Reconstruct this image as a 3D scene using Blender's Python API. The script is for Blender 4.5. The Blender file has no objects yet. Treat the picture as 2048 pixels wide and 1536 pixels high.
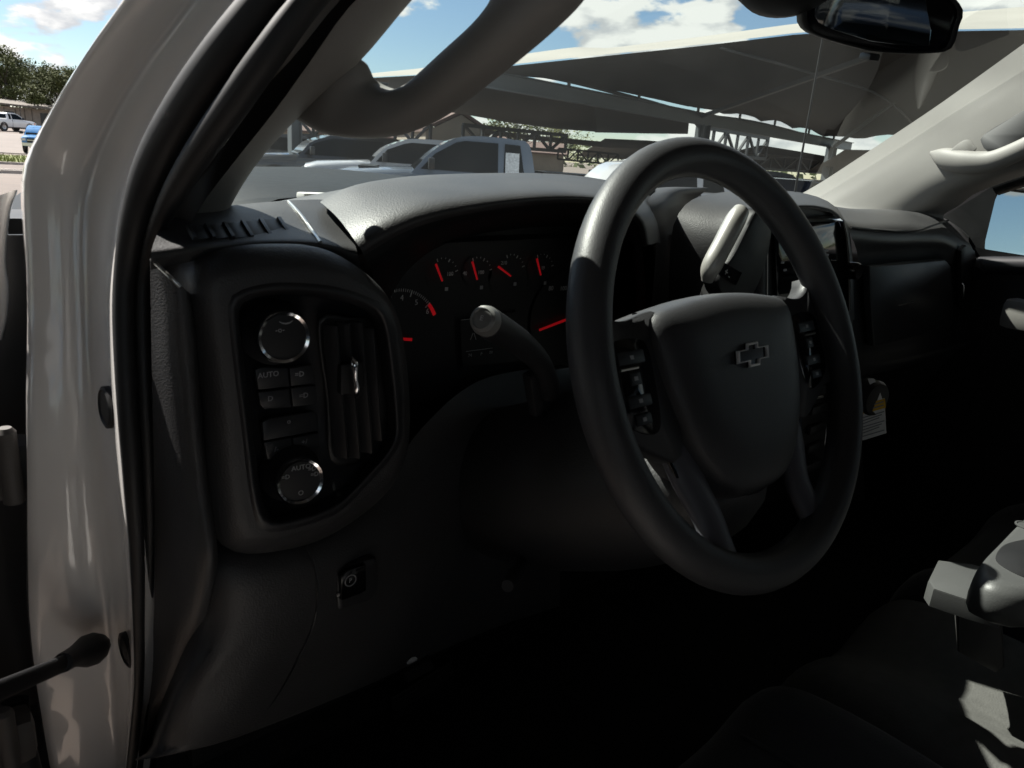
import bpy, bmesh, math, random
from mathutils import Vector as V, Matrix as M
R = math.radians
SC = bpy.context.scene
COL = SC.collection

# ------------------------------------------------------------------ camera
CAM = V((-.955, -.328, 1.601)); FPX = 1480.0
YAW, PITCH, ROLL = R(42.15), R(16.99), R(4.37)
_f = V((math.sin(YAW)*math.cos(PITCH), math.cos(YAW)*math.cos(PITCH), -math.sin(PITCH)))
_r0 = V((math.cos(YAW), -math.sin(YAW), 0)); _u0 = _r0.cross(_f)
_r = _r0*math.cos(ROLL) + _u0*math.sin(ROLL)
_u = -_r0*math.sin(ROLL) + _u0*math.cos(ROLL)
cam_data = bpy.data.cameras.new('camera'); cam = bpy.data.objects.new('camera', cam_data); COL.objects.link(cam)
cam.matrix_world = M(((_r.x, _u.x, -_f.x, CAM.x), (_r.y, _u.y, -_f.y, CAM.y), (_r.z, _u.z, -_f.z, CAM.z), (0, 0, 0, 1)))
cam_data.sensor_width = 36; cam_data.lens = 36*FPX/2048
cam_data.clip_start = .02; cam_data.clip_end = 3000
cam_data.dof.use_dof = True; cam_data.dof.focus_distance = 1.35; cam_data.dof.aperture_fstop = 18
SC.camera = cam

# ------------------------------------------------------------------ sun, sky with clouds, exposure
SUN_AZ, SUN_EL = R(-20), R(49)            # azimuth from +Y (ahead of the truck) to +X (its right)
SDIR = V((math.sin(SUN_AZ)*math.cos(SUN_EL), math.cos(SUN_AZ)*math.cos(SUN_EL), math.sin(SUN_EL)))
sd = bpy.data.lights.new('sun', 'SUN'); sd.energy = 5.0; sd.angle = R(.53); sd.color = (1, .955, .89)
so = bpy.data.objects.new('sun', sd); COL.objects.link(so)
so.rotation_euler = (-SDIR).to_track_quat('-Z', 'Y').to_euler(); so.location = (0, 0, 30)
SC.view_settings.view_transform = 'Standard'; SC.view_settings.look = 'None'
SC.view_settings.gamma = 1; SC.view_settings.exposure = 1.5

wd = bpy.data.worlds.new('World'); SC.world = wd; wd.use_nodes = True
nt = wd.node_tree; nt.nodes.clear()
def wn(t, **k):
    n = nt.nodes.new(t)
    for a, b in k.items(): setattr(n, a, b)
    return n
L = nt.links.new
def wmath(op, a, b=None, c=None):
    n = wn('ShaderNodeMath', operation=op)
    for i, v in enumerate((a, b, c)):
        if v is None: continue
        if isinstance(v, (int, float)): n.inputs[i].default_value = v
        else: L(v, n.inputs[i])
    return n.outputs[0]
sky = wn('ShaderNodeTexSky', sky_type='NISHITA', sun_disc=False, sun_elevation=SUN_EL, sun_rotation=SUN_AZ % (2*math.pi),
         altitude=200, air_density=1.0, dust_density=.0, ozone_density=3.0)
tc = wn('ShaderNodeTexCoord'); sp = wn('ShaderNodeSeparateXYZ'); L(tc.outputs['Generated'], sp.inputs[0])
zc = wmath('MAXIMUM', sp.outputs['Z'], 0.0)
cb = wn('ShaderNodeCombineXYZ'); L(sp.outputs['X'], cb.inputs[0]); L(sp.outputs['Y'], cb.inputs[1]); L(wmath('MULTIPLY', zc, 2.3), cb.inputs[2])
def noise(vec, scale, detail, rough, off=(0, 0, 0)):
    mp = wn('ShaderNodeMapping'); mp.inputs['Location'].default_value = off; L(vec, mp.inputs[0])
    n = wn('ShaderNodeTexNoise'); n.inputs['Scale'].default_value = scale; n.inputs['Detail'].default_value = detail
    n.inputs['Roughness'].default_value = rough; L(mp.outputs[0], n.inputs[0]); return n.outputs[0]
CO = (8.1, .4, 1.3)
n1 = noise(cb.outputs[0], 5.6, 10, .52, CO)
n2 = noise(cb.outputs[0], 5.6, 10, .52, (CO[0]+SDIR.x*.012, CO[1]+SDIR.y*.012, CO[2]+.045))
def ramp(v, a, b):
    n = wn('ShaderNodeMapRange', interpolation_type='SMOOTHSTEP'); L(v, n.inputs[0])
    n.inputs[1].default_value = a; n.inputs[2].default_value = b; return n.outputs[0]
cover = ramp(n1, .50, .545)
shade = ramp(wmath('SUBTRACT', n1, n2), -.045, .05)
hz = ramp(sp.outputs['Z'], -.02, .05)
cm = wn('ShaderNodeMix', data_type='RGBA'); cm.inputs[6].default_value = (5.6, 5.75, 6.0, 1); cm.inputs[7].default_value = (9.0, 8.9, 8.7, 1); L(shade, cm.inputs[0])
mx = wn('ShaderNodeMix', data_type='RGBA'); L(wmath('MULTIPLY', cover, hz), mx.inputs[0]); L(sky.outputs[0], mx.inputs[6]); L(cm.outputs[2], mx.inputs[7])
bg = wn('ShaderNodeBackground'); bg.inputs[1].default_value = .045; L(mx.outputs[2], bg.inputs[0])
wo = wn('ShaderNodeOutputWorld'); L(bg.outputs[0], wo.inputs[0])

# ------------------------------------------------------------------ a pixel gives a direction; a plane gives the distance
def ray(x, y): return _f + _r*((x-1024)/FPX) - _u*((y-768)/FPX)
def at(x, y, X=None, Y=None, Z=None, D=None, P=None):
    d = ray(x, y)
    if X is not None: k = (X-CAM.x)/d.x
    elif Y is not None: k = (Y-CAM.y)/d.y
    elif Z is not None: k = (Z-CAM.z)/d.z
    elif P is not None: k = (P[0]-CAM).dot(P[1])/d.dot(P[1])
    else: k = D
    return CAM + d*k

# ------------------------------------------------------------------ materials
MATS = {}
def mat(name, col, rough=.5, metal=0, bump=0, bscale=400, var=0, vscale=6, spec=.5, coat=0, emit=None, trans=None, col2=None, bdist=.001, sheen=0):
    if name in MATS: return MATS[name]
    m = bpy.data.materials.new(name); m.use_nodes = True; MATS[name] = m
    t = m.node_tree; b = t.nodes['Principled BSDF']
    b.inputs['Base Color'].default_value = (*col, 1); b.inputs['Roughness'].default_value = rough
    b.inputs['Metallic'].default_value = metal; b.inputs['Specular IOR Level'].default_value = spec
    if coat: b.inputs['Coat Weight'].default_value = coat; b.inputs['Coat Roughness'].default_value = .07
    if sheen: b.inputs['Sheen Weight'].default_value = sheen
    if emit: b.inputs['Emission Color'].default_value = (*emit[:3], 1); b.inputs['Emission Strength'].default_value = emit[3]
    co = t.nodes.new('ShaderNodeTexCoord')
    if var:
        n = t.nodes.new('ShaderNodeTexNoise'); n.inputs['Scale'].default_value = vscale; n.inputs['Detail'].default_value = 6
        t.links.new(co.outputs['Object'], n.inputs[0])
        r = t.nodes.new('ShaderNodeValToRGB'); r.color_ramp.elements[0].position = .32; r.color_ramp.elements[1].position = .68
        c2 = col2 or tuple(c*(1-var) for c in col)
        r.color_ramp.elements[0].color = (*c2, 1); r.color_ramp.elements[1].color = (*[min(1, c*(1+var*.6)) for c in col], 1) if not col2 else (*col, 1)
        t.links.new(n.outputs[0], r.inputs[0]); t.links.new(r.outputs[0], b.inputs['Base Color'])
        mr = t.nodes.new('ShaderNodeMapRange'); mr.inputs[3].default_value = max(0, rough-.08); mr.inputs[4].default_value = min(1, rough+.08)
        t.links.new(n.outputs[0], mr.inputs[0]); t.links.new(mr.outputs[0], b.inputs['Roughness'])
    if bump:
        n = t.nodes.new('ShaderNodeTexVoronoi' if bump > 0 else 'ShaderNodeTexNoise'); n.inputs['Scale'].default_value = bscale
        t.links.new(co.outputs['Object'], n.inputs[0])
        bp = t.nodes.new('ShaderNodeBump'); bp.inputs['Strength'].default_value = abs(bump); bp.inputs['Distance'].default_value = bdist
        t.links.new(n.outputs[0], bp.inputs['Height']); t.links.new(bp.outputs[0], b.inputs['Normal'])
    return m
PL = mat('dark_grained_plastic', (.040, .0395, .041), .48, bump=.35, bscale=620, var=.25, vscale=9, bdist=.0006)
PLS = mat('smooth_dark_plastic', (.020, .0205, .023), .42, var=.25, vscale=14)
PLB = mat('black_plastic', (.008, .008, .009), .5, var=.3, vscale=20)
PLG = mat('gloss_black_plastic', (.004, .004, .005), .12)
RUB = mat('black_rubber', (.012, .012, .013), .55, var=.3, vscale=40)
LEA = mat('dark_wheel_cover', (.036, .036, .039), .48, bump=.3, bscale=900, var=.15, vscale=12, bdist=.0004)
TRIM = mat('warm_grey_trim', (.13, .115, .107), .62, bump=-.25, bscale=900, var=.10, vscale=8, bdist=.0004)
TRIML = mat('light_grey_trim', (.215, .208, .198), .6, bump=-.25, bscale=700, var=.08, vscale=8, bdist=.0004)
CHR = mat('chrome', (.82, .83, .85), .12, metal=1)
CHRS = mat('satin_chrome', (.62, .61, .58), .28, metal=1)
SIL = mat('silver_plastic', (.36, .35, .33), .34, metal=.4, var=.1, vscale=30)
PAINT = mat('white_body_paint', (.80, .77, .74), .35, coat=1.0, var=.03, vscale=5)
MARK = mat('white_print', (.5, .5, .5), .5)
MARKD = mat('dim_print', (.34, .34, .35), .5)
RED = mat('red_needle', (.45, .010, .018), .4, emit=(1, .01, .02, .05))
WHT = mat('white_paper', (.75, .76, .78), .7, var=.08, vscale=60)
YEL = mat('yellow_print', (.78, .46, .03), .7)
SEATM = mat('dark_seat_cloth', (.015, .0155, .019), .85, bump=-.6, bscale=500, var=.3, vscale=50, bdist=.0012, sheen=.2)
HEAD = mat('grey_headliner', (.22, .21, .20), .9, bump=-.3, bscale=500, var=.1, vscale=10)
CARP = mat('black_carpet', (.012, .012, .012), .95, bump=-.8, bscale=300, var=.3, vscale=30, bdist=.003)
MIRR = mat('mirror_glass', (.75, .78, .78), .015, metal=1)
SCRN = mat('dark_screen', (.006, .007, .008), .07)
def glass_mat(name, tint, refl, rough=0.0, dirt=.0):
    m = bpy.data.materials.new(name); m.use_nodes = True; MATS[name] = m
    t = m.node_tree; t.nodes.clear(); N = t.nodes.new
    tr = N('ShaderNodeBsdfTransparent'); tr.inputs[0].default_value = (*tint, 1)
    gl = N('ShaderNodeBsdfGlossy'); gl.inputs[0].default_value = (refl, refl, refl, 1); gl.inputs['Roughness'].default_value = rough
    lw = N('ShaderNodeLayerWeight'); pw = N('ShaderNodeMath'); pw.operation = 'POWER'; pw.inputs[1].default_value = 5; t.links.new(lw.outputs['Facing'], pw.inputs[0])
    fr = N('ShaderNodeMath'); fr.operation = 'MULTIPLY_ADD'; fr.inputs[1].default_value = .85; fr.inputs[2].default_value = .075; t.links.new(pw.outputs[0], fr.inputs[0])
    mx = N('ShaderNodeMixShader'); t.links.new(fr.outputs[0], mx.inputs[0]); t.links.new(tr.outputs[0], mx.inputs[1]); t.links.new(gl.outputs[0], mx.inputs[2])
    out = N('ShaderNodeOutputMaterial')
    if dirt:
        df = N('ShaderNodeBsdfDiffuse'); df.inputs[0].default_value = (.8, .8, .76, 1)
        co = N('ShaderNodeTexCoord'); nz = N('ShaderNodeTexNoise'); nz.inputs['Scale'].default_value = 5; nz.inputs['Detail'].default_value = 8
        t.links.new(co.outputs['Object'], nz.inputs[0])
        mr = N('ShaderNodeMapRange'); mr.inputs[1].default_value = .35; mr.inputs[2].default_value = .8; mr.inputs[3].default_value = dirt*.35; mr.inputs[4].default_value = dirt
        t.links.new(nz.outputs[0], mr.inputs[0])
        m2 = N('ShaderNodeMixShader'); t.links.new(mr.outputs[0], m2.inputs[0]); t.links.new(mx.outputs[0], m2.inputs[1]); t.links.new(df.outputs[0], m2.inputs[2])
        t.links.new(m2.outputs[0], out.inputs[0])
    else: t.links.new(mx.outputs[0], out.inputs[0])
    return m
GLASS = glass_mat('windshield_glass', (.84, .90, .86), .9, dirt=.010)
SGLASS = glass_mat('side_glass', (.55, .60, .58), .9)
TGLASS = glass_mat('privacy_glass', (.16, .17, .17), .9)
DGLASS = mat('dark_tinted_window', (.008, .010, .011), .05, spec=.1)

# ------------------------------------------------------------------ geometry helpers
def tag(o, label=None, cat=None, group=None, kind=None):
    if label: o['label'] = label
    if cat: o['category'] = cat
    if group: o['group'] = group
    if kind: o['kind'] = kind
    return o
def thing(name, label, cat, loc=(0, 0, 0), group=None, rz=0):
    o = bpy.data.objects.new(name, None); COL.objects.link(o); o.location = loc; o.rotation_euler.z = rz
    o.empty_display_size = .1
    return tag(o, label, cat, group)
def obj(name, vs, fs, m, parent=None, smooth=True, sharp=None, local=False):
    """vertices are in world space; the object's origin goes to their middle"""
    vs = [V(v) for v in vs]
    me = bpy.data.meshes.new(name)
    c = V((0, 0, 0)) if local else sum(vs, V((0, 0, 0)))/len(vs)
    me.from_pydata([v-c for v in vs], [], fs)
    me.validate(); me.update()
    bm = bmesh.new(); bm.from_mesh(me); bmesh.ops.remove_doubles(bm, verts=bm.verts, dist=1e-6)
    bmesh.ops.recalc_face_normals(bm, faces=bm.faces); bm.to_mesh(me); bm.free()
    o = bpy.data.objects.new(name, me); COL.objects.link(o); o.location = c
    if m: me.materials.append(m)
    if smooth:
        for p in me.polygons: p.use_smooth = True
        if sharp is not None: me.set_sharp_from_angle(angle=R(sharp))
    if parent:
        o.parent = parent
        pm = wmat(parent)
        o.matrix_parent_inverse = M.Identity(4) if local else pm.inverted()
    return o
def wmat(o):
    b = M.LocRotScale(o.location, o.rotation_euler, o.scale)
    return wmat(o.parent) @ o.matrix_parent_inverse @ b if o.parent else b
def cr(p0, p1, p2, p3, t):
    return .5*((2*p1) + (p2-p0)*t + (2*p0-5*p1+4*p2-p3)*t*t + (3*p1-p0-3*p2+p3)*t*t*t)
def smooth_line(pts, k=4, closed=False):
    pts = [V(p) for p in pts]; n = len(pts); out = []
    if n < 3 and not closed:
        return [pts[0].lerp(pts[-1], i/k) for i in range(k+1)]
    rng = n if closed else n-1
    for i in range(rng):
        if closed: a, b, c, d = pts[(i-1) % n], pts[i], pts[(i+1) % n], pts[(i+2) % n]
        else:
            b, c = pts[i], pts[i+1]
            a = pts[i-1] if i else b*2-c
            d = pts[i+2] if i+2 < n else c*2-b
        for j in range(k): out.append(cr(a, b, c, d, j/k))
    if not closed: out.append(pts[-1])
    return out
def resample(pts, n, closed=False):
    q = [V(p) for p in pts] + ([V(pts[0])] if closed else [])
    ds = [0]
    for a, b in zip(q, q[1:]): ds.append(ds[-1]+(b-a).length)
    out = []; j = 0
    for i in range(n):
        s = ds[-1]*i/(n if closed else n-1)
        while j < len(ds)-2 and ds[j+1] < s: j += 1
        t = (s-ds[j])/max(1e-9, ds[j+1]-ds[j]); out.append(q[j].lerp(q[j+1], min(1, max(0, t))))
    return out
def grid_faces(nr, nc, closed=False, base=0):
    f = []
    for i in range(nr-1):
        for j in range(nc if closed else nc-1):
            a = base+i*nc+j; b = base+i*nc+(j+1) % nc
            f.append((a, b, b+nc, a+nc))
    return f
def patch(name, rows, m, parent=None, k=4, kr=4, n=None, thick=0, sharp=None):
    """smooth surface through rows of 3D points"""
    n = n or max(len(r) for r in rows)
    rr = [resample(smooth_line(r, k), n*k//1) if len(r) > 1 else r for r in rows]
    nc = len(rr[0]); cols = []
    for j in range(nc): cols.append(smooth_line([r[j] for r in rr], kr))
    nr = len(cols[0]); vs = [cols[j][i] for i in range(nr) for j in range(nc)]
    o = obj(name, vs, grid_faces(nr, nc), m, parent, sharp=sharp)
    if thick:
        md = o.modifiers.new('solid', 'SOLIDIFY'); md.thickness = thick; md.offset = 0
    return o
def rings(name, loops, m, parent=None, n=64, cap=True, cap0=False, smooth_loops=True, k=5, sharp=None, kr=1):
    ls = [resample(smooth_line(l, k, True) if smooth_loops else l, n, True) for l in loops]
    if kr > 1:
        cols = [smooth_line([l[j] for l in ls], kr) for j in range(n)]
        ls = [[cols[j][i] for j in range(n)] for i in range(len(cols[0]))]
    vs = [p for l in ls for p in l]; fs = grid_faces(len(ls), n, True)
    for c, flag, l, b in ((1, cap, ls[-1], (len(ls)-1)*n), (0, cap0, ls[0], 0)):
        if flag:
            ce = sum(l, V((0, 0, 0)))/n; vs.append(ce); ci = len(vs)-1
            fs += [(b+j, b+(j+1) % n, ci) for j in range(n)]
    return obj(name, vs, fs, m, parent, sharp=sharp)
def tube(name, path, rad, m, parent=None, sides=12, k=5, closed=False, caps=True, flat=None, up=None):
    """swept tube; rad a number or one per control point; flat=(a,b) squashes the section along/perpendicular to up"""
    ctrl = [V(p) for p in path]
    pts = smooth_line(ctrl, k, closed) if k > 1 else ctrl
    if isinstance(rad, (int, float)): rs = [rad]*len(pts)
    else:
        rs = [v.x for v in smooth_line([V((r, 0, 0)) for r in rad], k, closed)] if k > 1 else list(rad)
    vs = []; n = len(pts); nrm = None
    for i, p in enumerate(pts):
        t = (pts[(i+1) % n]-pts[i-1]) if closed else (pts[min(n-1, i+1)]-pts[max(0, i-1)])
        t.normalize()
        if up is not None: nrm = (V(up)-t*V(up).dot(t)).normalized()
        elif nrm is None:
            a = V((0, 0, 1)) if abs(t.z) < .9 else V((1, 0, 0)); nrm = (a-t*a.dot(t)).normalized()
        else: nrm = (nrm-t*nrm.dot(t)).normalized()
        bn = t.cross(nrm); fa, fb = flat or (1, 1)
        for s in range(sides):
            a = 2*math.pi*s/sides
            vs.append(p+nrm*math.cos(a)*rs[i]*fa+bn*math.sin(a)*rs[i]*fb)
    fs = grid_faces(n, sides, True)
    if closed:
        b = (n-1)*sides; fs += [(b+j, b+(j+1) % sides, (j+1) % sides, j) for j in range(sides)]
    elif caps:
        fs.append(tuple(range(sides))); fs.append(tuple((n-1)*sides+j for j in range(sides)))
    return obj(name, vs, fs, m, parent, sharp=60)
def frame_from(n, up=(0, 0, 1)):
    n = V(n).normalized(); u = V(up); e2 = (u-n*u.dot(n)).normalized(); e1 = e2.cross(n)
    return e1, e2, n
def lathe(name, o, n, prof, m, parent=None, sides=40, up=(0, 0, 1), sx=1, sharp=35):
    e1, e2, n = frame_from(n, up); o = V(o); vs = []; fs = []
    for r, h in prof:
        for s in range(sides):
            a = 2*math.pi*s/sides; vs.append(o+e1*math.cos(a)*r*sx+e2*math.sin(a)*r+n*h)
    fs = grid_faces(len(prof), sides, True)
    for b in (0, (len(prof)-1)*sides): fs.append(tuple(b+j for j in range(sides)))
    return obj(name, vs, fs, m, parent, sharp=sharp)
def box(name, c, s, m, parent=None, bev=0, rot=None, seg=2):
    bm = bmesh.new(); bmesh.ops.create_cube(bm, size=1)
    for v in bm.verts: v.co = V((v.co.x*s[0], v.co.y*s[1], v.co.z*s[2]))
    if bev: bmesh.ops.bevel(bm, geom=bm.edges[:], offset=bev, segments=seg, affect='EDGES', profile=.6)
    me = bpy.data.meshes.new(name); 
    mm = rot.to_4x4() if rot is not None else M.Identity(4)
    bm.transform(mm); bm.to_mesh(me); bm.free()
    for p in me.polygons: p.use_smooth = bool(bev)
    if bev: me.set_sharp_from_angle(angle=R(50))
    o = bpy.data.objects.new(name, me); COL.objects.link(o); o.location = V(c); me.materials.append(m)
    if parent: o.parent = parent; o.matrix_parent_inverse = wmat(parent).inverted()
    return o
def slab(name, outline, n, h, m, parent=None, bev=.002, smooth_loop=False, num=48, k=5, flat=False):
    """plate: an outline in space pushed along n by h with a rounded rim towards +n"""
    n = V(n).normalized(); l0 = [V(p) for p in outline]
    if smooth_loop: l0 = resample(smooth_line(l0, k, True), num, True)
    c = sum(l0, V((0, 0, 0)))/len(l0)
    def shrink(d): return [p+(c-p).normalized()*d for p in l0]
    l1 = [p+n*(h-bev) for p in l0]; l2 = [p+n*(h-bev*.3) for p in shrink(bev*.3)]; l3 = [p+n*h for p in shrink(bev)]
    vs = l0+l1+l2+l3; N = len(l0); fs = grid_faces(4, N, True)
    fs.append(tuple(range(N))); fs.append(tuple(3*N+j for j in range(N)))
    return obj(name, vs, fs, m, parent, sharp=40, smooth=not flat)
def rot_frame(e1, e2, n): return M(((e1.x, e2.x, n.x), (e1.y, e2.y, n.y), (e1.z, e2.z, n.z)))
def text(name, s, o, e1, e2, size, m, parent=None, align='CENTER', ext=.00015, sx=1):
    cu = bpy.data.curves.new(name, 'FONT'); cu.body = s; cu.size = size; cu.align_x = align; cu.align_y = 'CENTER'; cu.extrude = ext; cu.resolution_u = 2
    t = bpy.data.objects.new(name, cu); COL.objects.link(t)
    me = bpy.data.meshes.new_from_object(t); bpy.data.objects.remove(t); bpy.data.curves.remove(cu)
    e1 = V(e1).normalized(); e2 = V(e2).normalized(); n = e1.cross(e2)
    r = rot_frame(e1*sx, e2, n).to_4x4(); me.transform(r); me.materials.clear(); me.materials.append(m)
    ob = bpy.data.objects.new(name, me); COL.objects.link(ob); ob.location = V(o)
    if parent: ob.parent = parent; ob.matrix_parent_inverse = wmat(parent).inverted()
    return ob
def join_pts(lists):  # helper for multi-piece meshes
    vs = []; fs = []
    for v, f in lists:
        b = len(vs); vs += [V(p) for p in v]; fs += [tuple(i+b for i in q) for q in f]
    return vs, fs
def boxvf(c, s, e=None):
    c = V(c); e1, e2, e3 = e or (V((1, 0, 0)), V((0, 1, 0)), V((0, 0, 1)))
    vs = [c+e1*(x*s[0]/2)+e2*(y*s[1]/2)+e3*(z*s[2]/2) for x in (-1, 1) for y in (-1, 1) for z in (-1, 1)]
    return vs, [(0, 1, 3, 2), (4, 6, 7, 5), (0, 4, 5, 1), (2, 3, 7, 6), (0, 2, 6, 4), (1, 5, 7, 3)]
def barvf(a, b, w, h=None):
    a, b = V(a), V(b); d = (b-a); l = d.length; d.normalize()
    u = V((0, 0, 1)) if abs(d.z) < .9 else V((1, 0, 0)); s = d.cross(u).normalized(); u = s.cross(d)
    return boxvf((a+b)/2, (l, w, h or w), (d, s, u))
def bar(name, a, b, w, m, parent=None, h=None):
    v, f = barvf(a, b, w, h); return obj(name, v, f, m, parent, smooth=False)
# ================================================================== THE SETTING: ground, road, grass
def sst(a, b, x):
    t = min(1, max(0, (x-a)/(b-a))); return t*t*(3-2*t)
def gz(x, y):
    w = 1-sst(.30, .45, x/max(1, y)) if y > 1 else 0
    h = -1.1*sst(22, 52, y) + 1.25*sst(62, 84, y) + .5*sst(90, 130, y)
    return h*w
LOT = mat('pinkish_concrete', (.135, .107, .09), .9, var=.22, vscale=.7, bump=-.3, bscale=60, bdist=.01)
ROADM = mat('pale_asphalt', (.17, .145, .128), .9, var=.15, vscale=.4)
GRS = mat('dry_grass', (.13, .15, .035), .9, var=.4, vscale=1.5)
KERB = mat('kerb_concrete', (.42, .38, .34), .85, var=.2, vscale=3)
xs = [-1500, -500, -200, -100]+[-60+6*i for i in range(31)]+[140, 180, 260, 500, 1500]
ys = [-1500, -500, -200, -80, -30, -10]+[4*i for i in range(36)]+[160, 200, 300, 600, 1500]
tag(obj('ground', [(x, y, gz(x, y)) for y in ys for x in xs], grid_faces(len(ys), len(xs)), LOT, local=True), kind='structure')
def sheet(name, x0, x1, y0, y1, m, dz, nx=14, ny=6):
    vs = [(x0+(x1-x0)*i/nx, y0+(y1-y0)*j/ny, 0) for j in range(ny+1) for i in range(nx+1)]
    return obj(name, [(x, y, gz(x, y)+dz) for x, y, _ in vs], grid_faces(ny+1, nx+1), m)
tag(sheet('road', -50, 34, 68, 92, ROADM, .05, 28, 12), kind='structure')
tag(sheet('grass_verge', -30, 10.2, 56.5, 66.5, GRS, .05, 20, 6), kind='structure')
random.seed(3)
vs = []; fs = []
for i in range(5000):
    x = random.uniform(-8, 10.1); y = random.uniform(56.6, 66.4); z = gz(x, y)+.05; a = random.uniform(0, 6.28); h = random.uniform(.06, .2); w = .04
    b = len(vs); vs += [(x-w*math.cos(a), y-w*math.sin(a), z), (x+w*math.cos(a), y+w*math.sin(a), z), (x+random.uniform(-.1, .1), y+random.uniform(-.1, .1), z+h)]; fs.append((b, b+1, b+2))
tag(obj('grass', vs, fs, mat('grass_blade', (.16, .18, .04), .8, var=.3, vscale=2), smooth=False), 'short dry green grass on the verge by the blue pickup', 'grass', kind='stuff')
for y, x0, x1 in ((56.3, -30, 10.3), (46, -30, 14), (38, -30, 12)):
    v, f = join_pts([boxvf((x+1, y, gz(x+1, y)+.07), (1.98, .22, .16)) for x in range(x0, int(x1), 2)])
    tag(obj('kerb', v, f, KERB, smooth=False), kind='structure')

# ================================================================== trees
BARK = mat('bark', (.06, .05, .04), .95, bump=-.6, bscale=12, bdist=.03)
LEAF = [mat('oak_leaf_%s' % n, c, .8, var=.45, vscale=.9, spec=.12) for n, c in (('olive', (.075, .085, .03)), ('dark', (.045, .056, .022)), ('pale', (.10, .105, .038)))]
def tree(base, h, rw, seed, lab, ml, group='oaks beyond the road', n=5200, leaf=.17):
    random.seed(seed); t = thing('oak_tree', lab, 'tree', base, group)
    tk = [(0, 0, -.3), (random.uniform(-.2, .2), 0, h*.2), (random.uniform(-.3, .3), random.uniform(-.2, .2), h*.45), (random.uniform(-.4, .4), 0, h*.7)]
    parts = []
    def tb(path, r):
        pts = smooth_line(path, 4); vs = []; s = 8
        for i, p in enumerate(pts):
            rr = r[0]+(r[1]-r[0])*i/(len(pts)-1)
            vs += [p+V((math.cos(6.283*j/s)*rr, math.sin(6.283*j/s)*rr, 0)) for j in range(s)]
        parts.append((vs, grid_faces(len(pts), s, True)))
    tb(tk, (h*.035, h*.012)); clumps = []
    for i in range(16):
        a = random.uniform(0, 6.28); z0 = h*random.uniform(.2, .6); rr = rw*random.uniform(.45, .95); z1 = h*random.uniform(.38, .93)
        rr *= math.sqrt(max(.12, 1-((z1/h-.5)/.5)**2))
        e = V((math.cos(a)*rr, math.sin(a)*rr, z1)); tb([(0, 0, z0), V((e.x*.5, e.y*.5, (z0+z1)/2+.2)), e], (h*.011, h*.003))
        clumps.append((e, random.uniform(.16, .30)*rw))
    for i in range(9): clumps.append((V((random.uniform(-.4, .4)*rw, random.uniform(-.4, .4)*rw, h*random.uniform(.55, .9))), random.uniform(.2, .34)*rw))
    v, f = join_pts(parts); o = obj('trunk', v, f, BARK, t, local=True)
    vs = []; fs = []
    for i in range(n):
        c, r = random.choice(clumps); d = V((random.gauss(0, 1), random.gauss(0, 1), random.gauss(0, .8))).normalized()*r*random.uniform(.35, 1.08)
        p = c+d; p.z = max(p.z, h*.2); s = leaf*random.uniform(.6, 1.5)
        u = V((random.gauss(0, 1), random.gauss(0, 1), random.gauss(0, 1))).normalized(); w = u.orthogonal().normalized()
        b = len(vs); vs += [p-u*s, p+w*s*.5, p+u*s, p-w*s*.5]; fs.append((b, b+1, b+2, b+3))
    obj('crown', vs, fs, ml, t, smooth=False, local=True)
    return t
for i, (px, D, h, rw, k, lab) in enumerate((
        (-60, 108, 9.6, 6.5, 1, 'tall dark oak cut by the photo edge beyond the road'),
        (22, 104, 10.4, 5.2, 0, 'tallest olive green oak behind the white pickup'),
        (70, 112, 9.0, 5.6, 1, 'dark oak rising over the low cabin roof'),
        (125, 100, 8.4, 4.8, 0, 'oak with a low crown beside the low cabin'),
        (190, 115, 9.0, 6.0, 2, 'pale olive oak hidden mostly by the door pillar'),
        (1030, 75, 6.5, 4.5, 0, 'small oak seen under the canopies behind the red roof'),
        (1130, 100, 6.0, 5.0, 2, 'pale oak seen under the far canopy truss'))):
    p = at(px, 260, D=D); g = 'oaks beyond the road' if px < 300 else 'oaks behind the canopies'
    tree((p.x, p.y, gz(p.x, p.y)), h, rw, 20+i, lab, LEAF[k], g, n=6500 if px < 300 else 2600)
random.seed(8); vs = []; fs = []
for i in range(9000):
    a = random.uniform(0, 6.283); r = random.uniform(230, 300); hh = 5+2.2*math.sin(a*9)+1.5*math.sin(a*23+1)
    p = V((math.sin(a)*r, math.cos(a)*r, random.uniform(-1, hh))); s = random.uniform(.7, 1.7)
    u = V((random.gauss(0, 1), random.gauss(0, 1), random.gauss(0, 1))).normalized(); w = u.orthogonal().normalized()
    b = len(vs); vs += [p-u*s, p+w*s*.7, p+u*s, p-w*s*.7]; fs.append((b, b+1, b+2, b+3))
tag(obj('tree_line', vs, fs, LEAF[1], smooth=False), 'far off dark belt of trees along the horizon', 'woods', kind='stuff')

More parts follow.
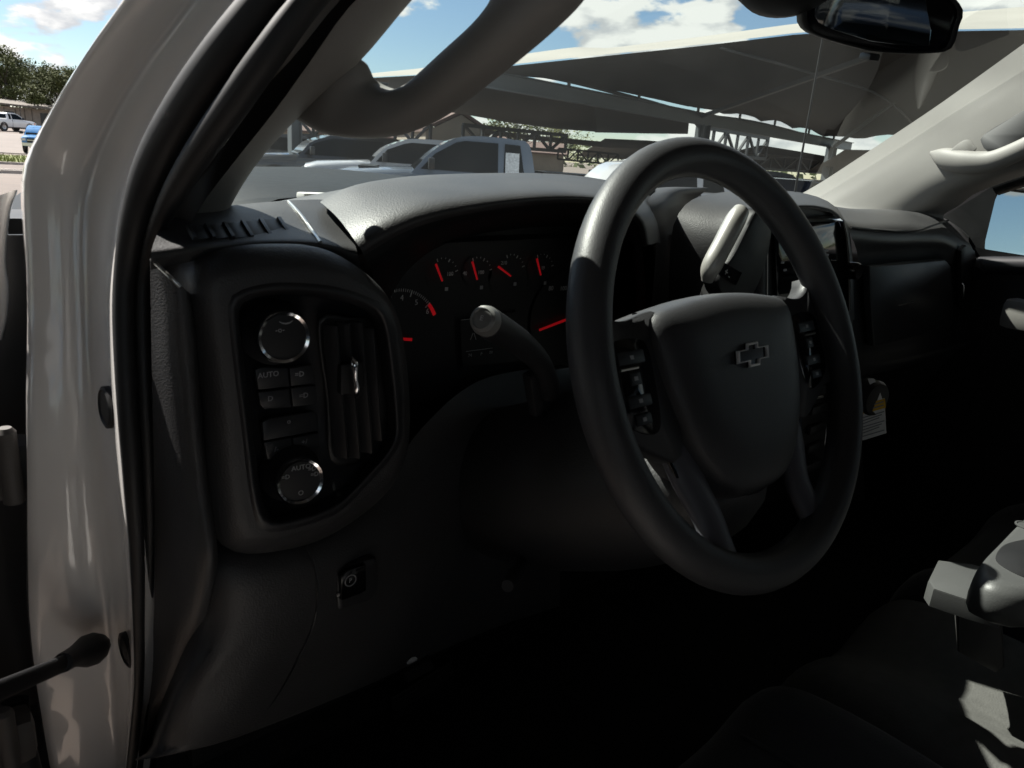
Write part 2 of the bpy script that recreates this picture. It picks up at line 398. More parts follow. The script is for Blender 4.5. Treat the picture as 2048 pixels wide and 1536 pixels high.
# ================================================================== buildings
WALLB = mat('beige_wall', (.26, .225, .18), .85, var=.12, vscale=1.2)
WALLD = mat('tan_board_wall', (.34, .29, .24), .85, var=.2, vscale=3)
ROOFB = mat('red_brown_roof', (.11, .068, .058), .85, var=.2, vscale=2)
ROOFG = mat('grey_shingle_roof', (.14, .12, .10), .9, var=.3, vscale=4)
DARKW = mat('dark_opening', (.012, .012, .013), .3)
def gable(name, lab, c, rz, w, d, hw, hr, wm, rm, group=None, over=.4):
    t = thing(name, lab, 'building', (0, 0, 0), group)
    v = [(-w/2, -d/2, 0), (w/2, -d/2, 0), (w/2, d/2, 0), (-w/2, d/2, 0), (-w/2, -d/2, hw), (w/2, -d/2, hw), (w/2, d/2, hw), (-w/2, d/2, hw), (-w/2, 0, hr), (w/2, 0, hr)]
    obj('wall', v, [(0, 1, 5, 4), (2, 3, 7, 6), (3, 0, 4, 8, 7), (1, 2, 6, 9, 5)], wm, t, smooth=False, local=True)
    k = (hr-hw)/(d/2); pts = []
    for s in (-1, 1):
        y1 = s*(d/2+over); z1 = hw-k*over; x = w/2+over
        a = [(-x, y1, z1+.06), (x, y1, z1+.06), (x, 0, hr+.06), (-x, 0, hr+.06)]; b = [(p[0], p[1], p[2]+.16) for p in a]
        pts.append((a+b, [(0, 1, 2, 3), (4, 5, 6, 7), (0, 1, 5, 4), (1, 2, 6, 5), (2, 3, 7, 6), (3, 0, 4, 7)]))
    vv, ff = join_pts(pts); obj('roof', vv, ff, rm, t, smooth=False, local=True)
    t.location = c; t.rotation_euler.z = rz
    return t
# low cabin across the road
p = at(75, 262, D=97); cab = thing('low_cabin', 'low tan cabin with flat dark porch roof beyond the white pickup', 'building')
obj('wall', *boxvf((0, 2.5, 1.2), (9, 5, 2.7)), WALLD, cab, smooth=False, local=True)
rfv = [(-5.4, -1.6, 2.75), (5.2, -1.6, 2.45), (5.2, 5.4, 3.05), (-5.4, 5.4, 3.35)]
obj('roof', rfv+[(a, b, c+.22) for a, b, c in rfv], [(0, 1, 2, 3), (4, 5, 6, 7), (0, 1, 5, 4), (1, 2, 6, 5), (2, 3, 7, 6), (3, 0, 4, 7)], ROOFG, cab, smooth=False, local=True)
obj('door', *boxvf((1.0, -.04, 1.05), (1.0, .12, 2.1)), DARKW, cab, smooth=False, local=True)
for x in (-2.9, 2.6):
    w_ = obj('window', *boxvf((x, -.04, 1.4), (1.1, .1, 1.2)), DARKW, cab, smooth=False, local=True)
    obj('frame', *join_pts([boxvf((x-.58, -.08, 1.4), (.08, .1, 1.32)), boxvf((x+.58, -.08, 1.4), (.08, .1, 1.32)), boxvf((x, -.08, 2.06), (1.24, .1, .08)), boxvf((x, -.08, .74), (1.24, .1, .08))]), KERB, w_, smooth=False, local=True)
for x in (-4.3, -3.4, -2.2, -1.2, -.4, 1.8, 3.4, 4.3):
    obj('batten', *boxvf((x, -.03, 1.2), (.09, .07, 2.5)), ROOFG, cab, smooth=False, local=True)
for x in (-4.9, -1.6, 1.9, 4.8): obj('porch_post', *boxvf((x, -1.4, 1.2), (.14, .14, 2.6)), ROOFG, cab, smooth=False, local=True)
cab.location = (p.x, p.y, gz(p.x, p.y)); cab.rotation_euler.z = R(-12)
# beige gabled house behind the parked SUVs and the long red-roofed one
p = at(877, 300, D=44); q = gable('gabled_house', 'small beige gabled house with a round wall lamp behind white SUV', (p.x, p.y, 0), R(-115), 12, 3.6, 2.55, 3.5, WALLB, ROOFB, over=.15)
lp = at(868, 266, D=43.4)
lathe('wall_lamp', (-6.12, .15, 2.55), (-1, 0, 0), [(.26, 0), (.26, .14), (.18, .24), (.02, .28)], mat('lamp_white', (.7, .7, .7), .4), q, sides=14)
p = at(700, 292, D=64); gable('long_house', 'long beige house with red brown roof behind the black SUV', (p.x, p.y, 0), R(-28), 26, 9, 2.3, 3.4, WALLB, ROOFB)
p = at(1000, 300, D=85); gable('long_house', 'red brown roofed house seen through the truss behind silver pickup', (p.x, p.y, 0), R(-40), 14, 9, 2.2, 3.3, WALLB, ROOFB)

# ================================================================== vehicles
TYRE = mat('tyre_rubber', (.015, .015, .016), .8); RIM = mat('wheel_alloy', (.45, .45, .46), .3, metal=.8)
HLAMP = mat('headlamp_lens', (.55, .58, .6), .1, coat=1); AMB = mat('amber_lens', (.75, .16, .03), .3); TAIL = mat('red_lens', (.4, .01, .01), .25)
GRIL = mat('black_grille', (.01, .01, .011), .35)
def carpaint(n, c): return mat('paint_'+n, c, .32, coat=1, var=.03, vscale=2)
def vehicle(label, cat, paint, kind='pickup', name=None, L_=5.9, W_=2.02, H=1.93, belt=1.24, hood=1.16, sticker=False, vents=False, chrome=True, group=None):
    t = thing(name or ('pickup_truck' if kind == 'pickup' else 'suv'), label, cat, (0, 0, 0), group)
    w = W_/2; xf = L_/2; xr = -L_/2
    xw = xf-1.55                                   # windshield base
    xt = xw-.85                                    # windshield top
    xc = -1.15 if kind == 'pickup' else xr+.25     # cab back
    st = [(xf, .80, .52, .86), (xf-.06, .95, .40, hood-.10), (xf-.35, 1.0, .38, hood-.02), (xw, 1.0, .38, hood+.08), (xw-.05, 1.0, .36, belt), (-.2, 1.0, .36, belt+.01), (xc, 1.0, .37, belt+.03)]
    st += [(xc-.06, 1.0, .40, belt+.06), (xr+.08, .99, .46, belt+.08), (xr, .93, .55, belt+.02)] if kind == 'pickup' else [(xr+.12, .98, .44, belt+.02), (xr, .90, .55, belt-.1)]
    loops = []
    for x, k, zb, zt in st:
        ww = w*k; zm = (zb+zt)/2
        half = [(ww*.80, zb), (ww*.96, zb+.08), (ww, zm-.05), (ww, zm+.12), (ww*.965, zt-.09), (ww*.88, zt-.01), (ww*.45, zt+.025)]
        loops.append([V((x, y, z)) for y, z in half]+[V((x, -y, z)) for y, z in reversed(half)])
    nn = len(loops[0]); vs = [p for l in loops for p in l]; fs = grid_faces(len(loops), nn, True)
    fs += [tuple(range(nn)), tuple((len(loops)-1)*nn+j for j in range(nn))]
    obj('body', vs, fs, paint, t, sharp=38, local=True)
    # cab
    b = belt-.02; g = [(xw+.02, b-.12, .86), (xw-.42, b+.36, .84), (xt, H-.10, .78), (xt-.35, H-.015, .74), ((xt+xc)/2, H, .73), (xc+.45, H-.02, .73), (xc+.15 if kind == 'pickup' else xc+.25, H-.10, .75)]
    g.append((xc, b-.05, .90))
    def yy(z): return w*(.955-.20*max(0, (z-b))/(H-b))
    prof = [V((x, 0, z)) for x, z, k in g]
    pp = smooth_line(prof, 3); vs = []
    for p in pp: vs.append((p.x, yy(p.z)*(1 if p.z < H-.06 else .93), p.z))
    for p in pp: vs.append((p.x, -yy(p.z)*(1 if p.z < H-.06 else .93), p.z))
    n = len(pp); fs = [(i, i+1, n+i+1, n+i) for i in range(n-1)]+[tuple(range(n)), tuple(n+i for i in range(n))]
    cabo = obj('cab', vs, fs, paint, t, sharp=30, local=True)
    def sidewin(poly, nm='window'):
        for s in (-1, 1):
            a = [V((x, s*(yy(z)+.006), z)) for x, z in poly]; c = sum(a, V((0, 0, 0)))/len(a); vs = a+[V((p.x, p.y-s*.03, p.z)) for p in a]; m = len(a)
            o = obj(nm, vs, [tuple(range(m)), tuple(m+i for i in range(m))]+[(i, (i+1) % m, m+(i+1) % m, m+i) for i in range(m)], DGLASS, cabo, smooth=False, local=True)
        return o
    zt_ = H-.135
    mid = (xt+xc)/2-.12
    sidewin([(xw-.22, b+.035), (xw-.50, b+.34), (xt-.07, zt_-.02), (xt-.25, zt_+.02), (mid+.06, zt_+.02), (mid+.05, b+.03)])
    if kind == 'pickup': sidewin([(mid-.06, b+.03), (mid-.08, zt_+.02), (xc+.34, zt_+.01), (xc+.24, b+.03)])
    else:
        sidewin([(mid-.06, b+.03), (mid-.08, zt_+.02), (mid-.95, zt_+.02), (mid-.98, b+.06)]); sidewin([(mid-1.08, b+.06), (mid-1.05, zt_+.02), (xc+.45, zt_-.01), (xc+.28, b+.08)])
    # windscreen and rear glass
    def screen(x0, z0, x1, z1, off):
        a = [V((x0, -yy(z0)*.88, z0)), V((x0, yy(z0)*.88, z0)), V((x1, yy(z1)*.86, z1)), V((x1, -yy(z1)*.86, z1))]
        nrm = (a[1]-a[0]).cross(a[2]-a[1]).normalized(); nrm = nrm if nrm.x*off > 0 else -nrm
        vs = [p+nrm*.035 for p in a]+[p-nrm*.05 for p in a]
        obj('windscreen', vs, [(0, 1, 2, 3), (4, 5, 6, 7), (0, 1, 5, 4), (1, 2, 6, 5), (2, 3, 7, 6), (3, 0, 4, 7)], DGLASS, cabo, smooth=False, local=True)
    screen(xw-.09, b+.02, xt+.06, H-.16, 1)
    screen(xc+.03, b+.10, xc+.14 if kind == 'pickup' else xc+.2, H-.2, -1)
    if kind == 'pickup': obj('bed', *boxvf(((xc+xr)/2-.03, 0, belt+.078), (xc-xr-.3, W_*.78, .09)), GRIL, t, smooth=False, local=True)
    # wheels
    for x in (xf-.98, xr+1.12):
        for s in (-1, 1):
            wh = lathe('wheel', (x, s*(w-.13), .40), (0, s, 0), [(.40, -.13), (.405, 0), (.40, .11), (.36, .138), (.27, .13), (.26, .10)], TYRE, t, sides=24)
            lathe('rim', (x, s*(w-.13), .40), (0, s, 0), [(.262, .10), (.255, .125), (.10, .09), (.07, .13), (.01, .13)], RIM, wh, sides=16)
            lathe('wheel_arch', (x, s*(w-.135), .43), (0, s, 0), [(.50, -.1), (.50, .137), (.40, .137), (.3, .1)], GRIL, t, sides=24)
    # nose and tail
    obj('grille', *boxvf((xf+.005, 0, .84), (.07, W_*.60, .30)), GRIL, t, smooth=False, local=True)
    br = CHRS if chrome else GRIL
    obj('front_bumper', *boxvf((xf+.03, 0, .55), (.20, W_*.93, .22)), br, t, smooth=False, local=True)
    obj('rear_bumper', *boxvf((xr-.04, 0, .60), (.18, W_*.90, .18)), br, t, smooth=False, local=True)
    obj('grille_bar', *boxvf((xf+.045, 0, .86), (.03, W_*.60, .05)), br, t, smooth=False, local=True)
    for s in (-1, 1):
        hl = obj('headlight', *boxvf((xf-.10, s*w*.83, .90), (.26, .30, .17)), HLAMP, t, smooth=False, local=True)
        obj('indicator', *boxvf((xf-.25, s*w*.925, .90), (.14, .14, .14)), AMB, hl, smooth=False, local=True)
        obj('tail_light', *boxvf((xr+.05, s*w*.91, 1.02), (.14, .12, .40)), TAIL, t, smooth=False, local=True)
        mr = box('door_mirror', (xw-.42, s*(w+.17), belt+.13), (.12, .24, .22), GRIL, t, bev=.03)
        obj('door_handle', *boxvf((mid+.25, s*(w*.985), belt-.14), (.20, .05, .04)), CHRS if chrome else paint, t, smooth=False, local=True)
        obj('door_gap', *boxvf((mid, s*(w*.985), .84), (.015, .045, .72)), GRIL, t, smooth=False, local=True)
    if vents:
        for s in (-1, 1):
            hv = box('hood_vent', (xf-.75, s*.48, hood+.05), (.42, .14, .05), GRIL, t, bev=.02)
            box('slat', (xf-.75, s*.48, hood+.078), (.34, .03, .012), CHRS, hv)
    if sticker:
        for s in (-1, 1):
            x = (mid-.08+xc+.34)/2 if kind == 'pickup' else mid-.6
            ze = b+.26; y = yy(ze)+.012
            st_ = obj('price_sheet', [(x-.14, s*(yy(ze-.2)+.013), ze-.2), (x+.14, s*(yy(ze-.2)+.013), ze-.2), (x+.14, s*(yy(ze+.2)+.013), ze+.2), (x-.14, s*(yy(ze+.2)+.013), ze+.2)], [(0, 1, 2, 3)], mat('printed_sheet', (.52, .54, .56), .7, var=.3, vscale=25), t, smooth=False, local=True)
    lathe('roof_antenna', (xt-.5, 0, H-.02), (0, 0, 1), [(.09, 0), (.07, .06), (.02, .09)], GRIL, t, sides=8)
    return t
def put(t, x, y, z, heading):
    t.location = (x, y, z); t.rotation_euler.z = heading
def ground_at(px, D):
    p = at(px, 300, D=D); return p.x, p.y
x, y = ground_at(965, 15.6)
put(vehicle('silver pickup in shade-darkened paint with hood vents and a sheet on its rear window, under the canopy', 'pickup', carpaint('shaded_silver', (.10, .125, .16)), sticker=True, vents=True, H=1.96), x-.1, y+.1, 0, R(148))  # silver paint made blue grey: the shade on its side is in the colour
x, y = ground_at(853, 19.5)
put(vehicle('white SUV between the silver pickup and the black SUV', 'suv', carpaint('shaded_white', (.34, .36, .39)), 'suv', H=1.88, sticker=True, W_=1.98), x-.2, y, 0, R(152))  # white body, darkened in the paint to carry its shaded side
x, y = ground_at(655, 22.0)
put(vehicle('black SUV with chrome window trim and amber lamp beside white SUV', 'suv', carpaint('black', (.012, .013, .014)), 'suv', H=1.86, sticker=True), x+.4, y, 0, R(162))
x, y = ground_at(520, 27)
put(vehicle('dark SUV farther back, beside the canopy column', 'suv', carpaint('charcoal', (.02, .022, .024)), 'suv', H=1.80), x, y, 0, R(162))
x, y = ground_at(1300, 13.0)
put(vehicle('white pickup seen past the top of the steering wheel', 'pickup', carpaint('off_white', (.45, .46, .48)), H=1.80), x+1.0, y+.5, 0, R(150))
x, y = ground_at(1230, 21)
put(vehicle('black pickup behind the steel blue pickup\'s tailgate', 'pickup', carpaint('black', (.012, .013, .014)), H=1.72), x+1.5, y+.2, 0, R(150))
x, y = ground_at(1500, 20)
put(vehicle('dark grey pickup past the column, under the large canopy', 'pickup', carpaint('grey', (.05, .055, .06)), H=1.75), x, y, 0, R(165))
x, y = ground_at(1640, 17)
put(vehicle('dark blue pickup beneath the canopy by the radio mast', 'pickup', carpaint('dark_blue', (.02, .025, .04)), H=1.62), x+.3, y, 0, R(160))
x, y = ground_at(24, 84)
put(vehicle('white pickup driving along the far road before the low cabin', 'pickup', carpaint('white', (.72, .73, .74)), L_=5.6), x, y, gz(x, y)+.05, R(38))
x, y = ground_at(76, 58.5)
put(vehicle('bright blue pickup facing us by the grass verge', 'pickup', carpaint('blue', (.02, .16, .38)), chrome=True), x+.3, y, gz(x, y), R(-106))

for bx, by, lab in ((-6.2, -10, 'dark pickup added behind the truck beside the charcoal one'), (-2.6, -9.6, 'dark pickup added right behind the truck'), (.9, -9.9, 'dark pickup added behind the truck on its passenger side'), (4.6, -9.5, 'dark pickup added at the end of the row behind the truck')):  # pickups added to block the bright horizon behind the cab
    put(vehicle(lab, 'pickup', carpaint('charcoal', (.02, .022, .024)), group='dark pickups added behind the truck to block light'), bx, by, 0, R(90))
put(vehicle('charcoal pickup added alongside, out of view, to darken the open doorway', 'pickup', carpaint('charcoal', (.02, .022, .024))), -3.35, -1.2, 0, R(90))  # added out of frame, blocks sky and ground light at the doorway
# ================================================================== fabric canopies
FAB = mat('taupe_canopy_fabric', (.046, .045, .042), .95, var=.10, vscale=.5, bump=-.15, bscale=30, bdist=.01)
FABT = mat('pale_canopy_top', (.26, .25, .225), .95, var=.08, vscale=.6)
STEEL = mat('grey_painted_steel', (.11, .125, .135), .5, var=.12, vscale=1)
def A3(l): return [at(x, y, D=d) for x, y, d in l]
def canopy(name, label, near, far, top=None, group='fabric canopies over the lot', sag=.15, nodes=0):
    t = thing(name, label, 'canopy', near[0], group)
    n = max(len(near), len(far))
    a = resample(near, n*6); b = resample(far, n*6); rows = []
    K = 8
    for i in range(K+1):
        s = i/K; row = []
        for j, (p, q) in enumerate(zip(a, b)):
            r = p.lerp(q, s); r.z -= sag*4*s*(1-s)
            if nodes and i == K: r = r+V((0, 0, abs(math.sin(math.pi*nodes*j/(n*6-1)))*.16))
            row.append(r)
        rows.append(row)
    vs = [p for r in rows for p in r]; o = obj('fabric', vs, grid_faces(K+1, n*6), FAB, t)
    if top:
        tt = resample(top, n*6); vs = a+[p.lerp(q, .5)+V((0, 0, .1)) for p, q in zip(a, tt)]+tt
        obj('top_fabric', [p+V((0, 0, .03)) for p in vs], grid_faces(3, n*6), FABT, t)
    return t
cA = canopy('fabric_canopy', 'large taupe fabric canopy overhead with pale sunlit upper edge and diagonal struts',
    A3([(965, 138, 15.2), (1200, 113, 14.9), (1400, 92, 14.7), (1600, 68, 14.4), (1800, 64, 14.1), (2048, 60, 13.6), (2300, 50, 13)]),
    A3([(1000, 136, 16), (1130, 157, 18.0), (1275, 192, 20.6), (1392, 221, 23), (1490, 237, 25.5), (1580, 256, 28.5), (1668, 281, 31.5), (1850, 276, 27), (2100, 240, 22)]),
    A3([(940, 128, 22), (1135, 98, 22), (1200, 107, 21.5), (1400, 80, 21), (1600, 50, 20.5), (1800, 36, 20), (2048, 16, 19), (2300, 0, 18)]), nodes=11, sag=.12)
# scalloped lower edge: bright gaps between fabric and girder come from the arcs of its hem
for i, (a, b) in enumerate((((1392, 229, 22.6), (1745, 100, 15.2)), ((1670, 287, 30.5), (1960, 62, 14.4)))):
    bar('strut', at(*a[:2], D=a[2])-V((0, 0, .12)), at(*b[:2], D=b[2])-V((0, 0, .12)), .10, STEEL, cA)
tube('edge_cable', A3([(1440, 95, 14.9), (1625, 147, 17.2), (1770, 197, 20.3), (1850, 276, 26)]), .03, STEEL, cA, sides=6)
tube('edge_cable', A3([(1010, 139, 15.9), (1130, 160, 17.6), (1275, 197, 20.2), (1392, 228, 22.6), (1490, 241, 25), (1580, 261, 28), (1668, 287, 31)]), .05, STEEL, cA, sides=6)
cB = canopy('fabric_canopy', 'lower taupe canopy beyond the steel girder with dark rear edge',
    A3([(780, 158, 17), (900, 162, 18.5), (1000, 171, 20), (1100, 188, 22), (1190, 204, 24)]),
    A3([(760, 200, 22), (850, 217, 24), (930, 229, 26), (1025, 246, 29), (1115, 258, 32), (1195, 264, 34)]), sag=.1)
cC = canopy('fabric_canopy', 'dark canopy end beyond the girder by its column',
    A3([(1180, 203, 25), (1280, 224, 27), (1378, 246, 29)]), A3([(1190, 265, 36), (1290, 267, 36), (1376, 268, 36)]), sag=.05)
cD = canopy('fabric_canopy', 'far taupe canopy seen low beside the passenger pillar',
    A3([(1690, 299, 24), (1780, 301, 23), (1880, 298, 22), (2000, 290, 21)]), A3([(1600, 345, 38), (1690, 345, 36), (1780, 340, 34), (1900, 330, 32)]), sag=.1)
cE = canopy('fabric_canopy', 'pale canopy roof peeking above the left end of the large canopy',
    A3([(700, 158, 30), (850, 150, 30), (960, 139, 30)]), A3([(700, 170, 38), (850, 165, 38), (960, 160, 38)]),
    A3([(740, 152, 38), (900, 130, 38), (1000, 119, 38)]), sag=.1)
cH = canopy('fabric_canopy', 'dark canopy band low behind the trusses right of the column',
    A3([(1210, 277, 33), (1300, 281, 34), (1400, 292, 35), (1480, 300, 35), (1520, 290, 35), (1600, 303, 36), (1690, 319, 37)]), A3([(1150, 312, 85), (1300, 323, 85), (1400, 330, 85), (1520, 339, 85), (1720, 354, 85)]), sag=.05)
cF = canopy('fabric_canopy', 'canopy strip with wavy hem far behind the black pickup',
    A3([(960, 258, 30), (1080, 272, 31), (1215, 284, 32), (1330, 290, 33)]), A3([(960, 268, 42), (1080, 282, 42), (1215, 296, 42), (1330, 303, 42)]), sag=.05)
# passenger-side canopy that shows in and above the door mirror
cG = canopy('fabric_canopy', 'taupe canopy beyond the passenger door window',
    A3([(1960, 330, 9), (2048, 326, 8.5), (2300, 300, 8)]), A3([(1950, 380, 16), (2048, 384, 15), (2300, 380, 14)]), sag=.1)
# canopies added behind, over and beside the truck to cut ambient light
def wc(name, lab, x0, x1, y0, y1, z0, z1):
    return canopy(name, lab, [V((x0+(x1-x0)*i/6, y0, z0+.3*math.sin(math.pi*i/6))) for i in range(7)], [V((x0+(x1-x0)*i/6, y1, z1+.3*math.sin(math.pi*i/6))) for i in range(7)], sag=.2)
wc('fabric_canopy', 'taupe canopy behind the truck, unseen part added over the cab to cut sky light', -8, 8, 1.0, -12, 3.0, 4.4)
wc('fabric_canopy', 'second taupe canopy added farther behind the truck to cut ambient light', -9, 9, -14, -26, 3.3, 4.8)
wc('fabric_canopy', 'unseen taupe canopy added beside the driver side to shade the ground', -16, -3.3, 7.5, -12, 3.0, 4.4)
# girder with column
def girder(lab, a, b, h=.34, cols=(), group='steel girders of the canopies'):
    a, b = V(a), V(b); t = thing('steel_girder', lab, 'girder', a, group); d = (b-a).normalized()
    bar('web', a, b, .03, STEEL, t, h=h)
    for s in (-1, 1): bar('flange', a+V((0, 0, s*h/2)), b+V((0, 0, s*h/2)), .20, STEEL, t, h=.025)
    for k in cols:
        p = a.lerp(b, k); pv, pf = join_pts([boxvf((p.x, p.y, (p.z-h/2)/2), (.34, .03, p.z-h/2)), boxvf((p.x-.17, p.y, (p.z-h/2)/2), (.03, .30, p.z-h/2)), boxvf((p.x+.17, p.y, (p.z-h/2)/2), (.03, .30, p.z-h/2))])
        obj('column', pv, pf, STEEL, t, smooth=False)
        for s in (-1, 1):
            kn = [p+d*s*.16+V((0, 0, -h/2)), p+d*s*.62+V((0, 0, -h/2)), p+d*s*.28+V((0, 0, -h/2-.12)), p+d*s*.18+V((0, 0, -h/2-.5))]
            w_ = d.cross(V((0, 0, 1)))*.02; vs = [q-w_ for q in kn]+[q+w_ for q in kn]
            obj('knee_plate', vs, [(0, 1, 2, 3), (4, 5, 6, 7), (0, 1, 5, 4), (1, 2, 6, 5), (2, 3, 7, 6), (3, 0, 4, 7)], STEEL, t, smooth=False)
    return t
gA = at(955, 163, D=15.2); gB = at(1700, 306, D=32.5); gA.z = gB.z = 3.12
g1 = girder('grey steel girder carrying the hem of the large canopy', gA, gB, .32, (.42, .90))
for k in (.13, .26, .40, .52, .64, .78, .90):
    p = gA.lerp(gB, k); bar('hem_post', p+V((0, 0, .16)), p+V((0, 0, .42)), .06, STEEL, g1)
p = at(590, 300, D=24); girder('steel girder on a wide grey column behind the black SUV', (p.x-1.2, p.y+.6, 3.5), (p.x+9, p.y-2.0, 3.5), .34, (.13,))
TRUS=mat('silhouette_steel', (.03, .033, .036), .6, var=.15, vscale=1)  # girder steel darkened so the trusses read as backlit silhouettes
def truss(lab, a, b, h, n, group='steel trusses under the canopies', w=.10):
    a, b = V(a), V(b); t = thing('steel_truss', lab, 'truss', a, group); z = V((0, 0, h))
    bar('chord', a, b, w, TRUS, t); bar('chord', a+z, b+z, w, TRUS, t)
    for i in range(n):
        p, q = a.lerp(b, i/n), a.lerp(b, (i+1)/n)
        bar('web_post', p, p+z, w*.7, TRUS, t); bar('diagonal', p if i % 2 else p+z, q+z if i % 2 else q, w*.7, TRUS, t)
    bar('web_post', b, b+z, w*.7, TRUS, t)
    return t
truss('grey truss above the roof of the black SUV', at(596, 270, D=27), at(860, 287, D=25), .62, 8, w=.12)
truss('dark truss above the steel blue pickup\'s cab', at(925, 287, D=26), at(1130, 303, D=30), .62, 6, w=.13)
truss('far pale truss behind the black pickup', at(1115, 318, D=40), at(1235, 330, D=40), .55, 6, w=.10)
truss('dark truss right of the girder column', at(1395, 305, D=29), at(1530, 318, D=36), .95, 6, w=.14)
truss('distant truss low under the girder', at(1480, 335, D=38), at(1640, 345, D=44), .7, 6, w=.13)
# ================================================================== THE TRUCK WE LOOK INTO
HINGE = mat('shaded_hinge_paint', (.08, .073, .068), .55, var=.15, vscale=30)  # shade of the door gap put into the hinge colour
HOODP = mat('dark_reflection_paint', (.008, .0095, .010), .5, var=.15, vscale=40, spec=.12)  # dark canopy reflections put into the paint of a white truck
body = thing('pickup_truck', 'white pickup we look into through its open driver doorway', 'pickup', (0, 0, .3))
YS = [-180, -90, 0, 110, 220, 330, 430, 540, 640, 800, 950, 1100, 1230, 1350, 1450, 1536, 1640, 1760]
OX = [362, 308, 252, 176, 108, 54, 50, 58, 60, 57, 58, 59, 62, 74, 90, 105, 122, 140]
CX = [520, 455, 390, 305, 235, 188, 172, 170, 173, 180, 191, 204, 214, 222, 228, 232, 236, 240]
SX = [655, 577, 502, 415, 340, 280, 250, 235, 232, 240, 252, 264, 270, 272, 264, 255, 245, 235]
TX = [835, 745, 655, 575, 497, 415, 350, 309, 304, 308, 312, 312, 308, 304, 296, 288, 280, 270]
XS = [-.695, -.715, -.735, -.755, -.772, -.788, -.80, -.808, -.813, -.818, -.82, -.82, -.82, -.82, -.82, -.82, -.82, -.82]
Srow = [at(x, y, X=s) for x, y, s in zip(SX, YS, XS)]
Trow = [at(x, y, X=s+.022) for x, y, s in zip(TX, YS, XS)]
DY = [.07, .07, .075, .08, .085, .09, .09, .085] + [.085]*20
rows = []
for i, y in enumerate(YS):
    S = Srow[i]; yo = S.y+DY[i]
    O = at(OX[i], y, Y=yo+.012); Cc = at(CX[i], y, Y=yo); F = at(OX[i]-7, y, Y=yo+.07)
    md = O.lerp(Cc, .5)+V((0, -.004, 0)); m2 = Cc.lerp(S, .5)+V((.004, .002, 0))
    rows.append([F, O.lerp(F, .12)+V((-.001, 0, 0)), O, md, Cc, m2, S, S+V((.03, .02, 0))])
def ext_up(last, prev, z=1.93):
    zl = sum(p.z for p in last)/len(last); zp = sum(p.z for p in prev)/len(prev); k = (z-zl)/max(.01, zl-zp)
    return [p+(p-q)*k for p, q in zip(last, prev)]
rows.insert(0, ext_up(rows[0], rows[1]))
St, Tt = ext_up([Srow[0], Trow[0]], [Srow[1], Trow[1]])
Srow.insert(0, St); Trow.insert(0, Tt); SX.insert(0, SX[0]); TX.insert(0, TX[0])
patch('door_jamb', rows, PAINT, body, k=4, kr=3)
def tocam(p, d): return p+V((-.45, -.9, 0))*d
# rubber weatherstrip: two ribs on a backing
wsv = thing('door_seal', 'black rubber weatherstrip curving round the driver door opening', 'seal', Srow[10])
patch('seal_backing', [[s.lerp(t, -.05)+V((.02, .022, 0)), s.lerp(t, .5)+V((.022, .022, 0)), s.lerp(t, 1.15)+V((.016, .018, 0))] for s, t in zip(Srow, Trow)], PLB, wsv, k=2, kr=3)
tube('seal_bulb', [tocam(s.lerp(t, .28), .007) for s, t in zip(Srow, Trow)], [(tx-sx)*.29/FPX*(s-CAM).dot(_f) for sx, tx, s in zip(SX, TX, Srow)], RUB, wsv, sides=14, k=4)
tube('seal_lip', [tocam(s.lerp(t, .78), .005) for s, t in zip(Srow, Trow)], [(tx-sx)*.19/FPX*(s-CAM).dot(_f) for sx, tx, s in zip(SX, TX, Srow)], RUB, wsv, sides=12, k=4)
for (x, y, r, i) in ((212, 815, .0175, 10), (252, 1300, .0165, 13)):
    pc = rows[i][4]; ps = rows[i][6]; pu = rows[i+1][6]-ps; pn = (ps-pc).cross(pu).normalized(); pn = pn if pn.x < 0 else -pn
    lathe('plug', at(x, y, P=((rows[i][5]+rows[i+1][5])/2+pn*.0035, pn)), pn, [(r, -.006), (r, .001), (r*.86, .0022), (r*.8, .0008), (.001, .001)], RUB, body, sides=28)
# fender edge, hinge cavity, hinge, check strap
obj('hinge_cavity', [at(x, y, Y=.52) for x, y in ((-160, 470), (150, 470), (260, 1750), (-160, 1750))], [(0, 1, 2, 3)], PLB, body, smooth=False)
patch('fender_edge', [[at(-120, y0, Y=.47), at(xr*.4-30, (y0+y1)/2, Y=.455), at(xr, y1, Y=.45), at(xr+5, y1+4, Y=.49)] for y0, xr, y1 in ((410, 30, 380), (450, 15, 428), (530, 8, 520), (580, 14, 572), (640, 12, 630), (690, 0, 680))], PAINT, body)
for (x, y, h) in ((12, 935, .032), (8, 1480, .03)):
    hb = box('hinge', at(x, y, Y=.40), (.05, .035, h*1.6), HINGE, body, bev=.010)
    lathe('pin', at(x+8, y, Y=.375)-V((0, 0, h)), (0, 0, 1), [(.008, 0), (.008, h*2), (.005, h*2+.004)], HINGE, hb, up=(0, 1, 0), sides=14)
p0 = at(186, 1300, Y=.335); p1 = at(120, 1330, Y=.27); p2 = at(20, 1372, Y=.20); p3 = p2+(p2-p1)*1.2
cs = tube('check_strap', [p0, p1, p2, p3], [.0065, .006, .006, .006], PLB, body, flat=(1.2, .6), up=(0, 0, 1))
tube('strap_boot', [at(196, 1292, Y=.345), at(180, 1300, Y=.325), at(150, 1312, Y=.30), at(125, 1326, Y=.275)], [.011, .0145, .009, .008], RUB, body, sides=12)
tube('wire_loom', [at(30, 1400, Y=.44), at(38, 1470, Y=.43), at(60, 1560, Y=.42), at(70, 1640, Y=.42)], .012, RUB, body)

